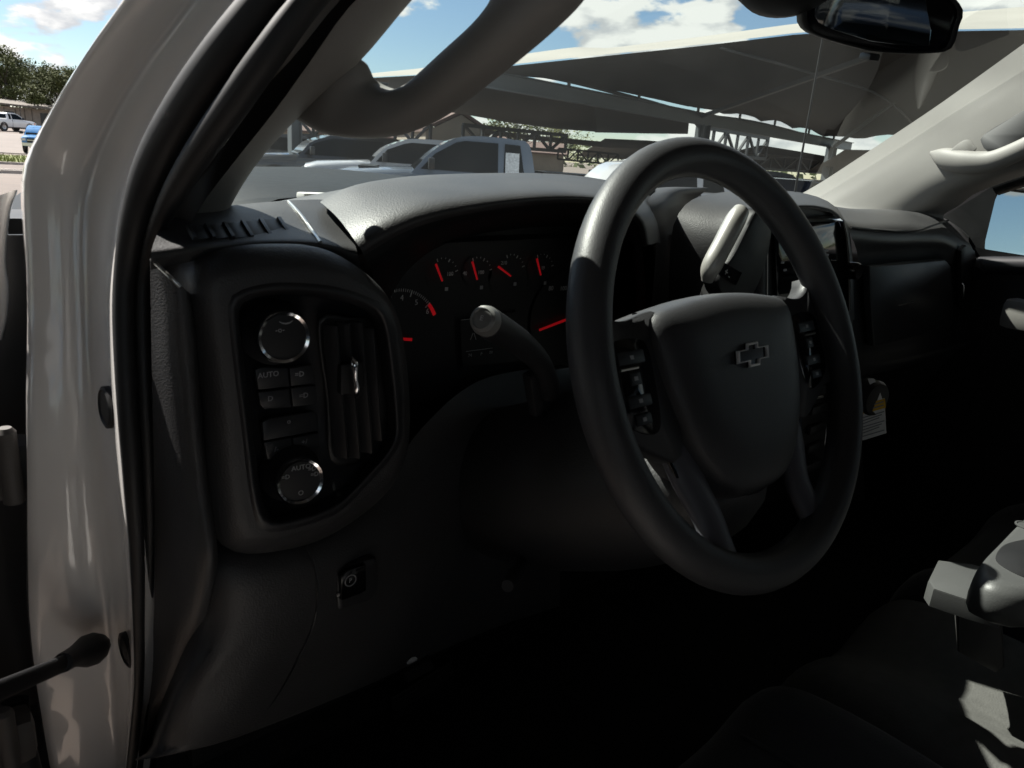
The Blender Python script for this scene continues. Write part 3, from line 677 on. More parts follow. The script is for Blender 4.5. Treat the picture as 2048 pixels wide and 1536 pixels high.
# roof, rails, rear of the cab, floor
def quad(name, pts, m, par=body): return obj(name, [V(p) for p in pts], [tuple(range(len(pts)))], m, par, smooth=False)
hx = .60
roof_rows = []
for y, zc, ze, x in ((-.20, 1.985, 1.94, .60), (-.5, 2.03, 1.97, .63), (-1.1, 2.04, 1.97, .63), (-1.75, 2.02, 1.95, .61), (-1.95, 1.96, 1.90, .58)):
    roof_rows.append([V((-x-.09, y, ze-.05)), V((-x, y, ze)), V((-x*.5, y, zc)), V((0, y, zc+.008)), V((x*.5, y, zc)), V((x, y, ze)), V((x+.09, y, ze-.05))])
patch('roof', [[p+V((0, 0, .035)) for p in r] for r in roof_rows], PAINT, body)
patch('headliner', [[V((p.x*.98, p.y, p.z-.01)) for p in r] for r in roof_rows], HEAD, body)
for s in (-1, 1):
    tube('roof_rail', [(s*.655, -.10, 1.895), (s*.70, -.5, 1.915), (s*.71, -1.1, 1.92), (s*.69, -1.9, 1.88)], .035, TRIML, body)
    quad('rear_side', [(s*.86, -1.0, .55), (s*.86, -1.98, .55), (s*.85, -1.98, 1.42), (s*.85, -1.0, 1.42)], PLB)
    tube('centre_pillar', [(s*.85, -1.02, .55), (s*.84, -1.02, 1.4), (s*.71, -1.02, 1.92)], .07, TRIML, body)
    tube('rear_pillar', [(s*.84, -1.95, .9), (s*.82, -1.93, 1.42), (s*.66, -1.9, 1.9)], .09, TRIML, body)
for s in (-1, 1): quad('rear_side_glass', [(s*.845, -1.05, 1.42), (s*.845, -1.93, 1.42), (s*.69, -1.90, 1.90), (s*.70, -1.05, 1.92)], TGLASS)
quad('rear_window', [(-.82, -1.97, 1.45), (.82, -1.97, 1.45), (.62, -1.93, 1.90), (-.62, -1.93, 1.90)], TGLASS)
quad('back_wall', [(-.86, -1.98, .55), (.86, -1.98, .55), (.84, -1.97, 1.45), (-.84, -1.97, 1.45)], PLB)
quad('floor', [(-.88, -2, .80), (.88, -2, .80), (.88, .45, .80), (-.88, .45, .80)], CARP)
quad('firewall', [(-.90, .45, .80), (.90, .45, .80), (.90, .72, 1.47), (-.90, .72, 1.47)], CARP)
obj('sill', *boxvf((-.86, -.35, .78), (.10, 1.5, .09)), PAINT, body, smooth=False)
quad('underbody', [(-.95, -2.6, .45), (.95, -2.6, .45), (.95, 2.6, .45), (-.95, 2.6, .45)], PLB)
quad('fender_side', [(-.985, .47, .6), (-.985, 2.4, .6), (-.985, 2.4, 1.36), (-.985, .47, 1.44)], PAINT)
quad('fender_cap', [(-.985, .47, 1.44), (-.985, 2.4, 1.36), (-.86, 2.4, 1.40), (-.90, .47, 1.47)], PAINT)
# hood, cowl
hood = thing('truck_hood', 'engine hood of the truck beyond the windshield, dark reflections put into its colour', 'hood', (0, 1.6, 1.5))
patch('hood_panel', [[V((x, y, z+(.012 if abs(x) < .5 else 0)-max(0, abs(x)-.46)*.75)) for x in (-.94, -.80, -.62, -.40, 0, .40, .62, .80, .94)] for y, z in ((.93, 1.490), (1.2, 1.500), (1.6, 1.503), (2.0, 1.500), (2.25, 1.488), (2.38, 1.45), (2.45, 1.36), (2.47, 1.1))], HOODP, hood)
box('cowl_panel', (0, .875, 1.470), (1.7, .12, .02), PLB, hood)
box('cowl_cap', at(650, 391, Y=.84)+V((0, 0, -.002)), (.09, .03, .012), mat('pale_cowl_cap', (.6, .6, .58), .5), hood, bev=.004)
# windshield
gl = []
for k in range(9):
    s = k/8; row = []
    for j in range(13):
        u = -1+j/6; b = V((u*.80, .84-.22*u*u, 1.488)); h = V((u*.645, -.03-.10*u*u, 1.975)); p = b.lerp(h, s); p.z += .020*math.sin(math.pi*s); row.append(p)
    gl.append(row)
wsd = thing('windshield', 'slightly dusty raked windshield with black border', 'windshield', (0, .8, 1.48))
obj('glass', [p for r in gl for p in r], grid_faces(9, 13), GLASS, wsd)
FRIT = mat('black_frit', (.006, .006, .006), .6)
for j, dx in ((0, .05), (12, -.05)):
    sd_ = [r[j] for r in gl]; obj('border', [p+V((0, 0, -.004)) for p in sd_]+[p.lerp(q[6], .022)+V((0, 0, -.004)) for p, q in zip(sd_, gl)], [(i, i+1, 10+i, 9+i) for i in range(8)], FRIT, wsd)
obj('border', [p+V((0, 0, -.004)) for p in gl[8]]+[p.lerp(q, .3)+V((0, 0, -.004)) for p, q in zip(gl[8], gl[7])], [(i, i+1, 14+i, 13+i) for i in range(12)], FRIT, wsd)
sk = at(1632, 383, X=.60)
obj('sticker', [at(1612, 386, Y=.60), at(1642, 389, Y=.60), at(1650, 377, Y=.61), at(1622, 376, Y=.61)], [(0, 1, 2, 3)], mat('pale_sticker', (.42, .5, .56), .5), wsd, smooth=False)

# driver pillar trim and grab handle
pt = thing('pillar_trim', 'shaded warm grey trim of the driver side windshield pillar', 'trim', at(400, 420, X=-.74))
prow = []
for (tx, ty, rx, ry, X_) in ((352, 440, 464, 424, -.695), (350, 432, 462, 408, -.69), (415, 330, 508, 330, -.685), (480, 245, 585, 243, -.67), (575, 120, 714, 128, -.655), (655, 0, 824, 0, -.64), (745, -90, 915, -90, -.625), (830, -180, 1010, -180, -.61)):
    i = min(range(len(YS)), key=lambda q: abs(YS[q]-ty)); a = at(tx-14, ty, X=XS[i]+.032); b = at(rx, ry, X=X_)
    prow.append([a+V((-.012, .03, 0)), a+V((-.004, .002, 0)), a.lerp(b, .3)+V((.006, -.010, 0)), a.lerp(b, .65)+V((.008, -.012, 0)), b, b+V((-.004, .022, .0)), b+V((-.03, .05, .003))])
prow.append(ext_up(prow[-1], prow[-2]))
patch('trim_panel', prow, TRIML, pt, k=4, kr=4)
gh = thing('grab_handle', 'shaded grey grab handle on the driver side pillar, sky showing through its loop', 'grab handle', at(640, 225, X=-.66))
HPR = (((692, 108), (590, 222), -.650), ((706, 114), (606, 240), -.655), ((714, 122), (630, 255), -.657), ((724, 147), (664, 270), -.655), ((755, 168), (718, 277), -.645), ((800, 180), (775, 272), -.635), ((845, 165), (835, 250), -.625), ((874, 140), (893, 213), -.62), ((920, 98), (963, 158), -.617), ((965, 58), (1030, 103), -.613), ((992, 28), (1085, 55), -.61), ((1006, 0), (1140, 0), -.606), ((1008, -50), (1180, -60), -.602), ((990, -110), (1190, -130), -.605), ((960, -150), (1150, -190), -.63), ((950, -200), (1110, -250), -.665))
loops = []
for n_i, (I_, O_, X_) in enumerate(HPR):
    a_ = at(*I_, X=X_); b_ = at(*O_, X=X_-.004); c_ = (a_+b_)/2; h_ = (b_-a_)/2; lp = []
    for q_ in range(28):
        t_ = 2*math.pi*q_/28; cx, cy = math.cos(t_), math.sin(t_)*1
        lp.append(c_+h_*math.copysign(abs(cx)**.75, cx)+V((.017*math.copysign(abs(cy)**.75, cy), -.006*cy, 0)))
    loops.append(lp)
cols_ = [smooth_line([l[q_] for l in loops], 4) for q_ in range(28)]
obj('handle', [cols_[q_][i_] for i_ in range(len(cols_[0])) for q_ in range(28)], grid_faces(len(cols_[0]), 28, True)+[tuple(range(28)), tuple((len(cols_[0])-1)*28+q_ for q_ in range(28))], TRIML, gh, sharp=60)
# passenger pillar trim and handle
pt2 = thing('pillar_trim', 'sunlit pale grey trim of the passenger side windshield pillar', 'trim', at(1750, 415, X=.72))
rr = []
for (ax, ay, X1, bx, by, X2) in ((1640, 420, .715, 1846, 440, .715), (1662, 408, .72, 1846, 426, .715), (1720, 376, .715, 1875, 408, .71), (1790, 333, .705, 1905, 385, .70), (1870, 284, .69, 1950, 366, .69), (1960, 228, .67, 2010, 345, .68), (2048, 170, .655, 2070, 325, .67), (2160, 95, .63, 2170, 260, .65)):
    a = at(ax, ay, X=X1); b = at(bx, by, X=X2)
    rr.append([a+V((.03, .10, .01)), a+V((.006, .02, .002)), a, a.lerp(b, .35)+V((-.010, 0, 0)), a.lerp(b, .7)+V((-.014, 0, 0)), b, b+V((.06, -.02, 0))])
rr.append(ext_up(rr[-1], rr[-2]))
patch('trim_panel', rr, TRIML, pt2, k=4, kr=4)
gh2 = thing('grab_handle', 'sunlit pale grab handle on the passenger side pillar with square screw cover', 'grab handle', at(1920, 318, X=.68))
HP = ((1862, 306, .69, 4), (1888, 316, .67, 20), (1925, 324, .657, 23), (1980, 323, .65, 21), (2040, 300, .645, 20), (2110, 262, .64, 20), (2190, 215, .635, 21), (2280, 160, .64, 22), (2330, 125, .66, 22), (2360, 100, .70, 20))
hp = [at(x, y, X=X_) for x, y, X_, r in HP]
tube('handle', hp, [r/FPX*(p-CAM).dot(_f) for (x, y, X_, r), p in zip(HP, hp)], TRIML, gh2, sides=24, k=6, flat=(1, .8), up=(0, .58, .81))
OPN = V((-1, .05, .1))
slab('opening', [at(x, y, P=(at(2010, 265, X=.647), OPN)) for x, y in ((1964, 288), (1970, 268), (2060, 214), (2170, 150), (2170, 216), (2060, 268), (1995, 300), (1975, 302))], OPN, .001, mat('handle_recess_shade', (.045, .045, .047), .6), gh2, bev=.0003, smooth_loop=True)  # flat dark plate painted as the shade inside the handle loop
slab('screw_cover', [at(x, y, P=(at(1925, 300, X=.652), OPN)) for x, y in ((1902, 302), (1922, 284), (1938, 280), (1950, 292), (1952, 300), (1930, 312), (1908, 312))], OPN, .002, TRIML, gh2, bev=.0008, smooth_loop=True)

# passenger door: panel, sail, window, mirror
pd = thing('passenger_door', 'closed black passenger door with window frame', 'door', (.86, -.3, .6))
quad('door_panel', [(.84, .50, .6), (.84, -1.0, .6), (.84, -1.0, 1.44), (.84, .10, 1.485), (.84, .50, 1.50)], PLB, pd)
tube('belt_line', [at(1950, 545, X=.80), at(1985, 530, X=.82), (.835, -.1, 1.475), (.835, -1.0, 1.44)], .018, PLS, pd)
quad('mirror_sail', [at(x, y, X=.86) for x, y in ((1680, 600), (1690, 420), (1850, 395), (1998, 352), (1994, 385), (1968, 492), (1966, 560), (1960, 700))], PLB, pd)
quad('window_glass', [(.85, .40, 1.46), (.85, -1.0, 1.42), (.73, -1.0, 1.92), (.69, -.15, 1.90)], SGLASS, pd)
tube('window_frame', [at(1994, 372, X=.852), (.80, -.05, 1.74), (.735, -.35, 1.89), (.725, -1.0, 1.90)], .02, PLB, pd)
box('arm_pull', at(2075, 635, X=.78), (.05, .12, .06), TRIML, pd, bev=.015)
pm = thing('door_mirror', 'passenger side door mirror reflecting blue sky and canopy', 'mirror', (1.1, .25, 1.45))
mo = at(2050, 455, X=1.10); mn = V((-.36, -.93, .13)).normalized(); P_ = (mo, mn)
ml = [(1994, 389), (2050, 386), (2120, 392), (2150, 420), (2150, 500), (2120, 534), (2050, 528), (1990, 518), (1968, 496), (1972, 470)]
gm = [at(x, y, P=P_) for x, y in ml]; cc = sum(gm, V((0, 0, 0)))/len(gm)
rings('housing', [[p-mn*.11+(cc-p)*.45 for p in gm], [p-mn*.08+(cc-p)*.08 for p in gm], [p-mn*.0-(cc-p)*.09 for p in gm], [p+mn*.008-(cc-p)*.06 for p in gm], [p+mn*.002+(cc-p)*.0 for p in gm]], PLG, pm, n=48, cap=False, cap0=True)
slab('mirror_glass', [p-mn*.003 for p in gm], mn, .004, MIRR, pm, bev=.001, smooth_loop=True, num=40, flat=True)
bar('mirror_arm', cc-mn*.05, (.87, .30, 1.46), .05, PLB, pm, h=.06)
tube('trim_strip', [gm[0]-(cc-gm[0])*.11+mn*.01, gm[1]-(cc-gm[1])*.13+mn*.01, gm[2]-(cc-gm[2])*.12+mn*.01], .004, CHRS, pm, sides=8)

# rear-view mirror
rv = thing('rear_view_mirror', 'black rear view mirror with small tab hanging from the windshield', 'mirror', at(1770, 40, Y=.10))
n_ = V((-.50, -.85, -.16)).normalized(); P_ = (at(1770, 40, Y=.10), n_)
mo_ = [(1622, -55), (1606, 20), (1612, 55), (1650, 76), (1740, 101), (1800, 107), (1860, 107), (1905, 98), (1922, 50), (1930, 24), (1915, -2), (1870, -50), (1740, -70)]
lo = [at(x, y, P=P_) for x, y in mo_]; c_ = sum(lo, V((0, 0, 0)))/len(lo)
def off(l, d, k): return [p+n_*d+(c_-p)*k for p in l]
rings('housing', [off(lo, -.045, .55), off(lo, -.035, .18), off(lo, -.014, .0), off(lo, -.004, -.005), off(lo, .0, .02), off(lo, -.004, .07)], PLB, rv, n=60, cap=False, cap0=True)
mg = [(1640, -40), (1632, 30), (1640, 45), (1665, 58), (1745, 83), (1800, 90), (1862, 92), (1866, 60), (1858, 20), (1850, -35)]
slab('mirror_glass', off([at(x, y, P=P_) for x, y in mg], -.0045, 0), n_, .0015, MIRR, rv, bev=.0005, flat=True)
slab('glass_surround', off(lo, -.0075, .055), n_, .003, PLG, rv, bev=.0005, smooth_loop=True, num=60)
box('tilt_tab', at(1743, 114, P=P_)-n_*.004, (.014, .008, .022), PLB, rv, bev=.003, rot=rot_frame(*frame_from(n_)))
sc = at(1578, -42, Y=.16)
lathe('sensor_cover', sc, (-.2, -.5, -.7), [(.052, -.05), (.050, -.01), (.043, .010), (.028, .022), (.008, .027)], PLB, rv, sx=1.35, sides=32)
tube('stem', [c_-n_*.04, c_-n_*.07+V((-.02, .03, .03)), sc+V((.01, .04, .03))], .014, PLB, rv)
# radio mast on the passenger side fender
am = thing('radio_mast', 'thin black radio mast standing on the passenger side fender', 'antenna', at(1590, 392, X=.90))
tube('mast', [at(1582, 425, X=.90), at(1608, 285, X=.90), at(1632, 150, X=.90), at(1655, 20, X=.90), at(1668, -60, X=.90)], [.0032, .0028, .0024, .002, .0018], PLB, am, sides=8)
lathe('mast_base', at(1580, 432, X=.90), (.05, -.15, 1), [(.014, -.02), (.012, .006), (.006, .014), (.004, .02)], PLB, am, up=(0, 1, 0), sides=16)
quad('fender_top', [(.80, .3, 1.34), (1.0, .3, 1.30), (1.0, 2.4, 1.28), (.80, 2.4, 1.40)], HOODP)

# open driver door, swung forward out of the picture
dd = thing('driver_door', 'driver door swung open forward of the doorway', 'door', (-.95, .40, .6))
a_ = R(108); d_ = V((-math.sin(a_)*1.0, -math.cos(a_)*-.0, 0)); 
e_ = V((-math.cos(R(12)), math.sin(R(12)), 0)); nrm = V((-e_.y, e_.x, 0)); b0 = V((-.96, .42, 0))
def dpt(u, t, z): return b0+e_*u+nrm*t+V((0, 0, z))
def dslab(name, poly, t0, t1, m):
    n = len(poly); vs = [dpt(u, t0, z) for u, z in poly]+[dpt(u, t1, z) for u, z in poly]
    return obj(name, vs, [tuple(range(n)), tuple(n+i for i in range(n))]+[(i, (i+1) % n, n+(i+1) % n, n+i) for i in range(n)], m, dd, smooth=False)
dslab('door_skin', [(.02, .62), (1.08, .60), (1.10, 1.43), (.02, 1.46)], -.05, .0, PAINT)
dslab('door_card', [(.05, .66), (1.05, .64), (1.07, 1.42), (.05, 1.45)], .0, .06, PL)
tube('window_frame', [dpt(.03, -.02, 1.45), dpt(.42, 0, 1.74), dpt(.62, .02, 1.88), dpt(1.02, .02, 1.90), dpt(1.09, 0, 1.43)], .022, PLB, dd, k=3)
# ================================================================== DASHBOARD
def PX(l): return [at(x, y, **({k: v})) for x, y, k, v in l]
db = thing('dashboard', 'dark grained plastic dashboard with sunlit top running across the cab', 'dashboard', (0, .35, 1.2))
# left shoulder: top with the side demister
patch('left_shoulder', [
    PX([(335, 440, 'Y', .27), (400, 424, 'Y', .31), (462, 411, 'Y', .36), (560, 402, 'Y', .38), (640, 399, 'Y', .40), (700, 405, 'Y', .40)]),
    PX([(318, 462, 'Y', .245), (395, 440, 'Y', .275), (470, 428, 'Y', .315), (560, 424, 'Y', .33), (620, 427, 'Y', .34), (690, 440, 'Y', .34)]),
    PX([(308, 484, 'Y', .222), (390, 472, 'Y', .24), (470, 463, 'Y', .265), (560, 459, 'Y', .275), (630, 462, 'Y', .28), (705, 478, 'Y', .28)]),
    PX([(302, 508, 'Y', .205), (395, 494, 'Y', .213), (470, 488, 'Y', .226), (560, 483, 'Y', .230), (640, 486, 'Y', .232), (715, 505, 'Y', .235)]),
    PX([(302, 540, 'Y', .21), (395, 520, 'Y', .222), (470, 506, 'Y', .236), (560, 500, 'Y', .240), (650, 507, 'Y', .242), (722, 540, 'Y', .25)])], PL, db)
tube('seam_highlight', [at(577, 405, Y=.376)+V((0, 0, .001)), at(600, 430, Y=.325)+V((0, 0, .001)), at(622, 460, Y=.277)+V((0, 0, .001)), at(641, 487, Y=.2315)+V((0, 0, .001))], .0016, CHRS, db, sides=6)  # satin chrome strip stands for sunlight on the dash seam
# side demister grille: frame recess with dark slots between ribs
SP = [at(470, 463, Y=.265), at(390, 472, Y=.24), at(560, 424, Y=.33)]
sn = (SP[1]-SP[0]).cross(SP[2]-SP[0]).normalized(); sn = sn if sn.z > 0 else -sn
dm = thing('demister_grille', 'black slotted side window demister in the left dash top', 'air vent', SP[0])
for i in range(5):
    tl, bl = 378+36.2*i, 392+38.0*i
    q = [(tl, 455-3.3*i), (tl+29, 452.3-3.3*i), (bl+30, 478-1.2*i), (bl, 480.5-1.2*i)]
    slab('slot', [at(x, y, P=(SP[0]+sn*.0045, sn)) for x, y in q], sn, .0012, PLB, dm, bev=.0004)
for i in range(6):
    tl, bl = 375+36.2*i, 388+38.0*i
    slab('rib', [at(x, y, P=(SP[0]+sn*.0045, sn)) for x, y in ((tl-4, 455.5-3.3*i), (tl+3, 455-3.3*i), (bl+4, 480.5-1.2*i), (bl-3, 481-1.2*i))], sn, .003, PLS, dm, bev=.0006)

# switch and vent housing left of the wheel
OUT = [(383, 548), (420, 512), (480, 499), (560, 494), (650, 501), (730, 545), (788, 615), (812, 720), (819, 850), (806, 930), (760, 1000), (650, 1076), (530, 1108), (458, 1098), (428, 1045), (412, 900), (397, 720), (383, 610)]
LIP = [(456, 612), (474, 585), (512, 571), (570, 565), (660, 571), (732, 592), (778, 622), (794, 700), (805, 845), (793, 900), (745, 958), (690, 1015), (640, 1042), (555, 1064), (518, 1053), (500, 995), (482, 850), (466, 720)]
INN = [(478, 622), (490, 604), (520, 594), (575, 589), (655, 597), (718, 613), (752, 640), (768, 715), (783, 845), (775, 890), (730, 945), (680, 992), (635, 1016), (565, 1034), (537, 1024), (520, 975), (502, 830), (487, 715)]
def LY(l, y): return [at(a, b, Y=y) for a, b in l]
lo1 = LY(OUT, .212); lo2 = LY(LIP, .194); lo2b = LY([((a[0]+b[0])/2, (a[1]+b[1])/2) for a, b in zip(OUT, LIP)], .197)
sw = thing('switch_panel', 'black lighting switch panel with two chrome ringed knobs and air vent', 'control panel', at(600, 800, Y=.2))
rings('housing', [[p+V((0, .13, 0))+(sum(lo1, V((0, 0, 0)))/18-p)*.02 for p in lo1], [p+V((0, .03, 0)) for p in lo1], lo1, lo2b, lo2], PL, sw, n=72, cap=False, kr=3)
rings('bezel', [lo2, LY([(a[0]*.6+b[0]*.4, a[1]*.6+b[1]*.4) for a, b in zip(LIP, INN)], .1915), LY([(a[0]*.35+b[0]*.65, a[1]*.35+b[1]*.65) for a, b in zip(LIP, INN)], .194), LY(INN, .206), [p+V((0, .012, 0)) for p in LY(INN, .212)]], PLS, sw, n=72, cap=True, kr=2)
FY = .217                                             # face of the panel
ex, ez, nY = V((1, 0, 0)), V((0, 0, 1)), V((0, -1, 0))
k_tilt = V((-.10, -1, .06)).normalized()
for (x, y, rr_) in ((554, 660, .0196), (587, 939, .0192)):
    c0 = at(x-9, y+3, Y=FY)
    kn = lathe('knob', c0, k_tilt, [(rr_*1.32, -.002), (rr_*1.30, .006), (rr_*1.12, .011), (rr_*1.08, .022), (rr_*1.0, .025)], PLS, sw, sides=48)
    lathe('chrome_ring', c0, k_tilt, [(rr_*1.05, .0235), (rr_*1.05, .0265), (rr_*.99, .0285), (rr_*.88, .0275), (rr_*.86, .025)], CHR, kn, sides=48)
    cp = lathe('cap', c0, k_tilt, [(rr_*.88, .024), (rr_*.87, .0262), (rr_*.5, .0268), (.0005, .0270)], PLB, kn, sides=40)
    f1, f2, f3 = frame_from(k_tilt); face = c0+k_tilt*.0275
    if y > 900:
        text('print', 'AUTO', face+f1*.001+f2*.012, f1, f2, .0058, MARKD, kn)
        for (u, v) in ((-.012, .006), (.010, .009), (.012, .004)): text('print', '=D', face+f1*u+f2*v, f1, f2, .0052, MARKD, kn)
        text('print', 'O', face-f2*.010, f1, f2, .006, MARKD, kn)
    else:
        text('print', '(', face+f2*.011+f1*.001, f2, -f1, .011, MARKD, kn); text('print', '-o-', face+f2*.006-f1*.003, f1, f2, .006, MARKD, kn)
# buttons
def button(q, s, size=.0062, par=sw, y=FY, h=.005):
    b = slab('button', [at(a, b_, Y=y) for a, b_ in q], (0, -1, 0), h, PLS, par, bev=.0012)
    if s:
        c = sum((at(a, b_, Y=y-h-.0003) for a, b_ in q), V((0, 0, 0)))/len(q); text('print', s, c, ex, ez, size, MARKD, b)
    return b
button([(506, 737), (520, 731), (571, 734), (574, 770), (512, 776)], 'AUTO')
button([(574, 734), (618, 727), (626, 764), (577, 770)], '=D')
button([(512, 781), (574, 774), (578, 811), (524, 816), (515, 806)], 'D')
button([(577, 773), (626, 768), (630, 800), (622, 806), (581, 810)], '=D')
button([(520, 842), (532, 834), (622, 820), (630, 826), (632, 858), (523, 878)], 'o')
button([(523, 881), (578, 872), (581, 898), (560, 908), (545, 918), (530, 915)], '/-')
button([(580, 872), (632, 862), (636, 892), (612, 896), (583, 898)], '+/')
# air vent: dark well, vanes, chrome tab
av = thing('air_vent', 'tall black air vent with upright vanes and chrome tab beside the knobs', 'air vent', at(700, 780, Y=.21))
rings('well', [LY([(636, 640), (700, 634), (740, 642), (760, 720), (775, 850), (762, 900), (725, 925), (662, 922), (652, 800)], FY-.0015), LY([(640, 645), (700, 640), (735, 648), (755, 720), (770, 850), (757, 895), (722, 918), (667, 916), (657, 800)], FY-.004), [p+V((0, .0022, 0)) for p in LY([(646, 652), (700, 648), (730, 655), (748, 725), (762, 850), (750, 888), (718, 908), (674, 908), (664, 800)], FY-.004)]], PLB, av, n=40, cap=True)
for (x0, y0, x1, y1, w_) in ((660, 650, 683, 915, 8), (685, 645, 708, 915, 8), (711, 642, 733, 905, 8), (735, 655, 752, 880, 7)):
    a = at(x0, y0, Y=.208); b = at(x1, y1, Y=.205); d = (b-a).normalized(); s = V((.55, -.83, 0)).normalized()
    e3 = d.cross(s).normalized()
    box('vane', (a+b)/2, ((b-a).length, .013, .0032), PLS, av, bev=.0014, rot=rot_frame(d, s, e3))
box('tab_block', at(700, 755, Y=.200), (.021, .008, .026), PLB, av, bev=.002)
tube('chrome_tab', [at(703, 717, Y=.192), at(709, 730, Y=.188), at(711, 758, Y=.188), at(714, 780, Y=.189), at(713, 793, Y=.193)], [.0026, .0034, .0026, .0034, .0022], CHR, av, sides=12, flat=(1, 1))

# end panel, lower panel, knee panel
patch('end_panel', [PX([(300, 516, 'X', -.803), (335, 545, 'X', -.797), (372, 580, 'X', -.787), (384, 590, 'X', -.775)])] + [[at(l, y, X=-.803), at((l+r_)/2, y, X=-.797), at(r_-4, y, X=-.786), at(r_+9, y, X=-.772)] for l, r_, y in ((302, 384, 640), (305, 396, 800), (309, 408, 950), (310, 422, 1060), (310, 426, 1130), (308, 410, 1230), (302, 370, 1350), (292, 316, 1470), (284, 296, 1508))], PL, db, kr=5)
tube('seam_highlight', [at(303, 519, X=-.8055), at(335, 549, X=-.80), at(360, 574, X=-.794)], .0014, CHRS, db, sides=6)  # highlight along the panel gap, made as a satin chrome strip
patch('lower_panel', [
    PX([(300, 1060, 'X', -.775), (350, 1060, 'X', -.775), (410, 1060, 'Y', .245), (470, 1060, 'Y', .23), (560, 1060, 'Y', .225), (650, 1040, 'Y', .23), (770, 960, 'Y', .25), (840, 860, 'Y', .27), (960, 760, 'Y', .30), (1120, 730, 'Y', .32)]),
    PX([(300, 1130, 'X', -.78), (355, 1130, 'X', -.785), (420, 1135, 'Y', .214), (480, 1140, 'Y', .203), (560, 1135, 'Y', .20), (650, 1110, 'Y', .205), (780, 1040, 'Y', .225), (870, 960, 'Y', .25), (980, 900, 'Y', .28), (1120, 860, 'Y', .30)]),
    PX([(298, 1230, 'X', -.78), (345, 1230, 'X', -.785), (408, 1232, 'Y', .214), (470, 1235, 'Y', .20), (550, 1225, 'Y', .197), (650, 1195, 'Y', .203), (790, 1130, 'Y', .222), (890, 1070, 'Y', .245), (1000, 1030, 'Y', .275), (1120, 1000, 'Y', .30)]),
    PX([(292, 1350, 'X', -.78), (325, 1350, 'X', -.785), (372, 1350, 'Y', .215), (425, 1350, 'Y', .203), (510, 1340, 'Y', .20), (620, 1300, 'Y', .207), (770, 1230, 'Y', .226), (890, 1170, 'Y', .25), (1000, 1130, 'Y', .28), (1120, 1100, 'Y', .30)]),
    PX([(280, 1490, 'X', -.785), (294, 1491, 'X', -.79), (312, 1492, 'Y', .235), (350, 1488, 'Y', .218), (430, 1470, 'Y', .211), (520, 1444, 'Y', .216), (735, 1358, 'Y', .235), (880, 1290, 'Y', .26), (1000, 1240, 'Y', .29), (1120, 1200, 'Y', .31)]),
    PX([(276, 1512, 'X', -.785), (288, 1510, 'X', -.79), (306, 1506, 'Y', .26), (345, 1500, 'Y', .24), (430, 1480, 'Y', .235), (520, 1453, 'Y', .24), (738, 1364, 'Y', .26), (885, 1296, 'Y', .28), (1005, 1246, 'Y', .31), (1120, 1210, 'Y', .33)]),
    PX([(285, 1505, 'Y', .36), (292, 1500, 'Y', .36), (312, 1490, 'Y', .36), (350, 1480, 'Y', .36), (430, 1460, 'Y', .36), (520, 1430, 'Y', .37), (735, 1340, 'Y', .38), (880, 1275, 'Y', .39), (1000, 1230, 'Y', .4), (1120, 1190, 'Y', .42)])], PL, db, kr=5)
tube('panel_seam', [p+V((0, -.0006, 0)) for p in PX([(612, 1092, 'Y', .2015), (628, 1130, 'Y', .201), (634, 1185, 'Y', .2005), (628, 1240, 'Y', .203), (600, 1310, 'Y', .2045), (555, 1390, 'Y', .2105), (508, 1450, 'Y', .218)])], .0011, PLS, db, sides=6)
# parking brake switch
pb = thing('parking_brake_switch', 'small black square switch with round pale symbol under the switch panel', 'switch', at(705, 1160, Y=.205))
slab('surround', [at(x, y, Y=.2135) for x, y in ((664, 1165), (668, 1138), (690, 1120), (738, 1108), (746, 1120), (748, 1155), (738, 1188), (700, 1202), (670, 1212), (665, 1200))], (0, -1, 0), .010, PLS, pb, bev=.0035, smooth_loop=True)
bt = slab('button', [at(x, y, Y=.204) for x, y in ((676, 1148), (690, 1134), (726, 1124), (727, 1175), (715, 1183), (678, 1196))], (0, -1, 0), .006, PLG, pb, bev=.002)
tube('symbol', [at(701, 1161, Y=.1975)+V((math.cos(t_*.5236)*.0055, 0, math.sin(t_*.5236)*.0055)) for t_ in range(12)], .0005, MARKD, bt, sides=6, k=2, closed=True); text('print', 'P', at(701, 1161, Y=.1972), ex, ez, .0062, MARKD, bt)
box('status_light', at(676, 1190, Y=.2025), (.0025, .002, .0025), MARK, pb, bev=.0006)

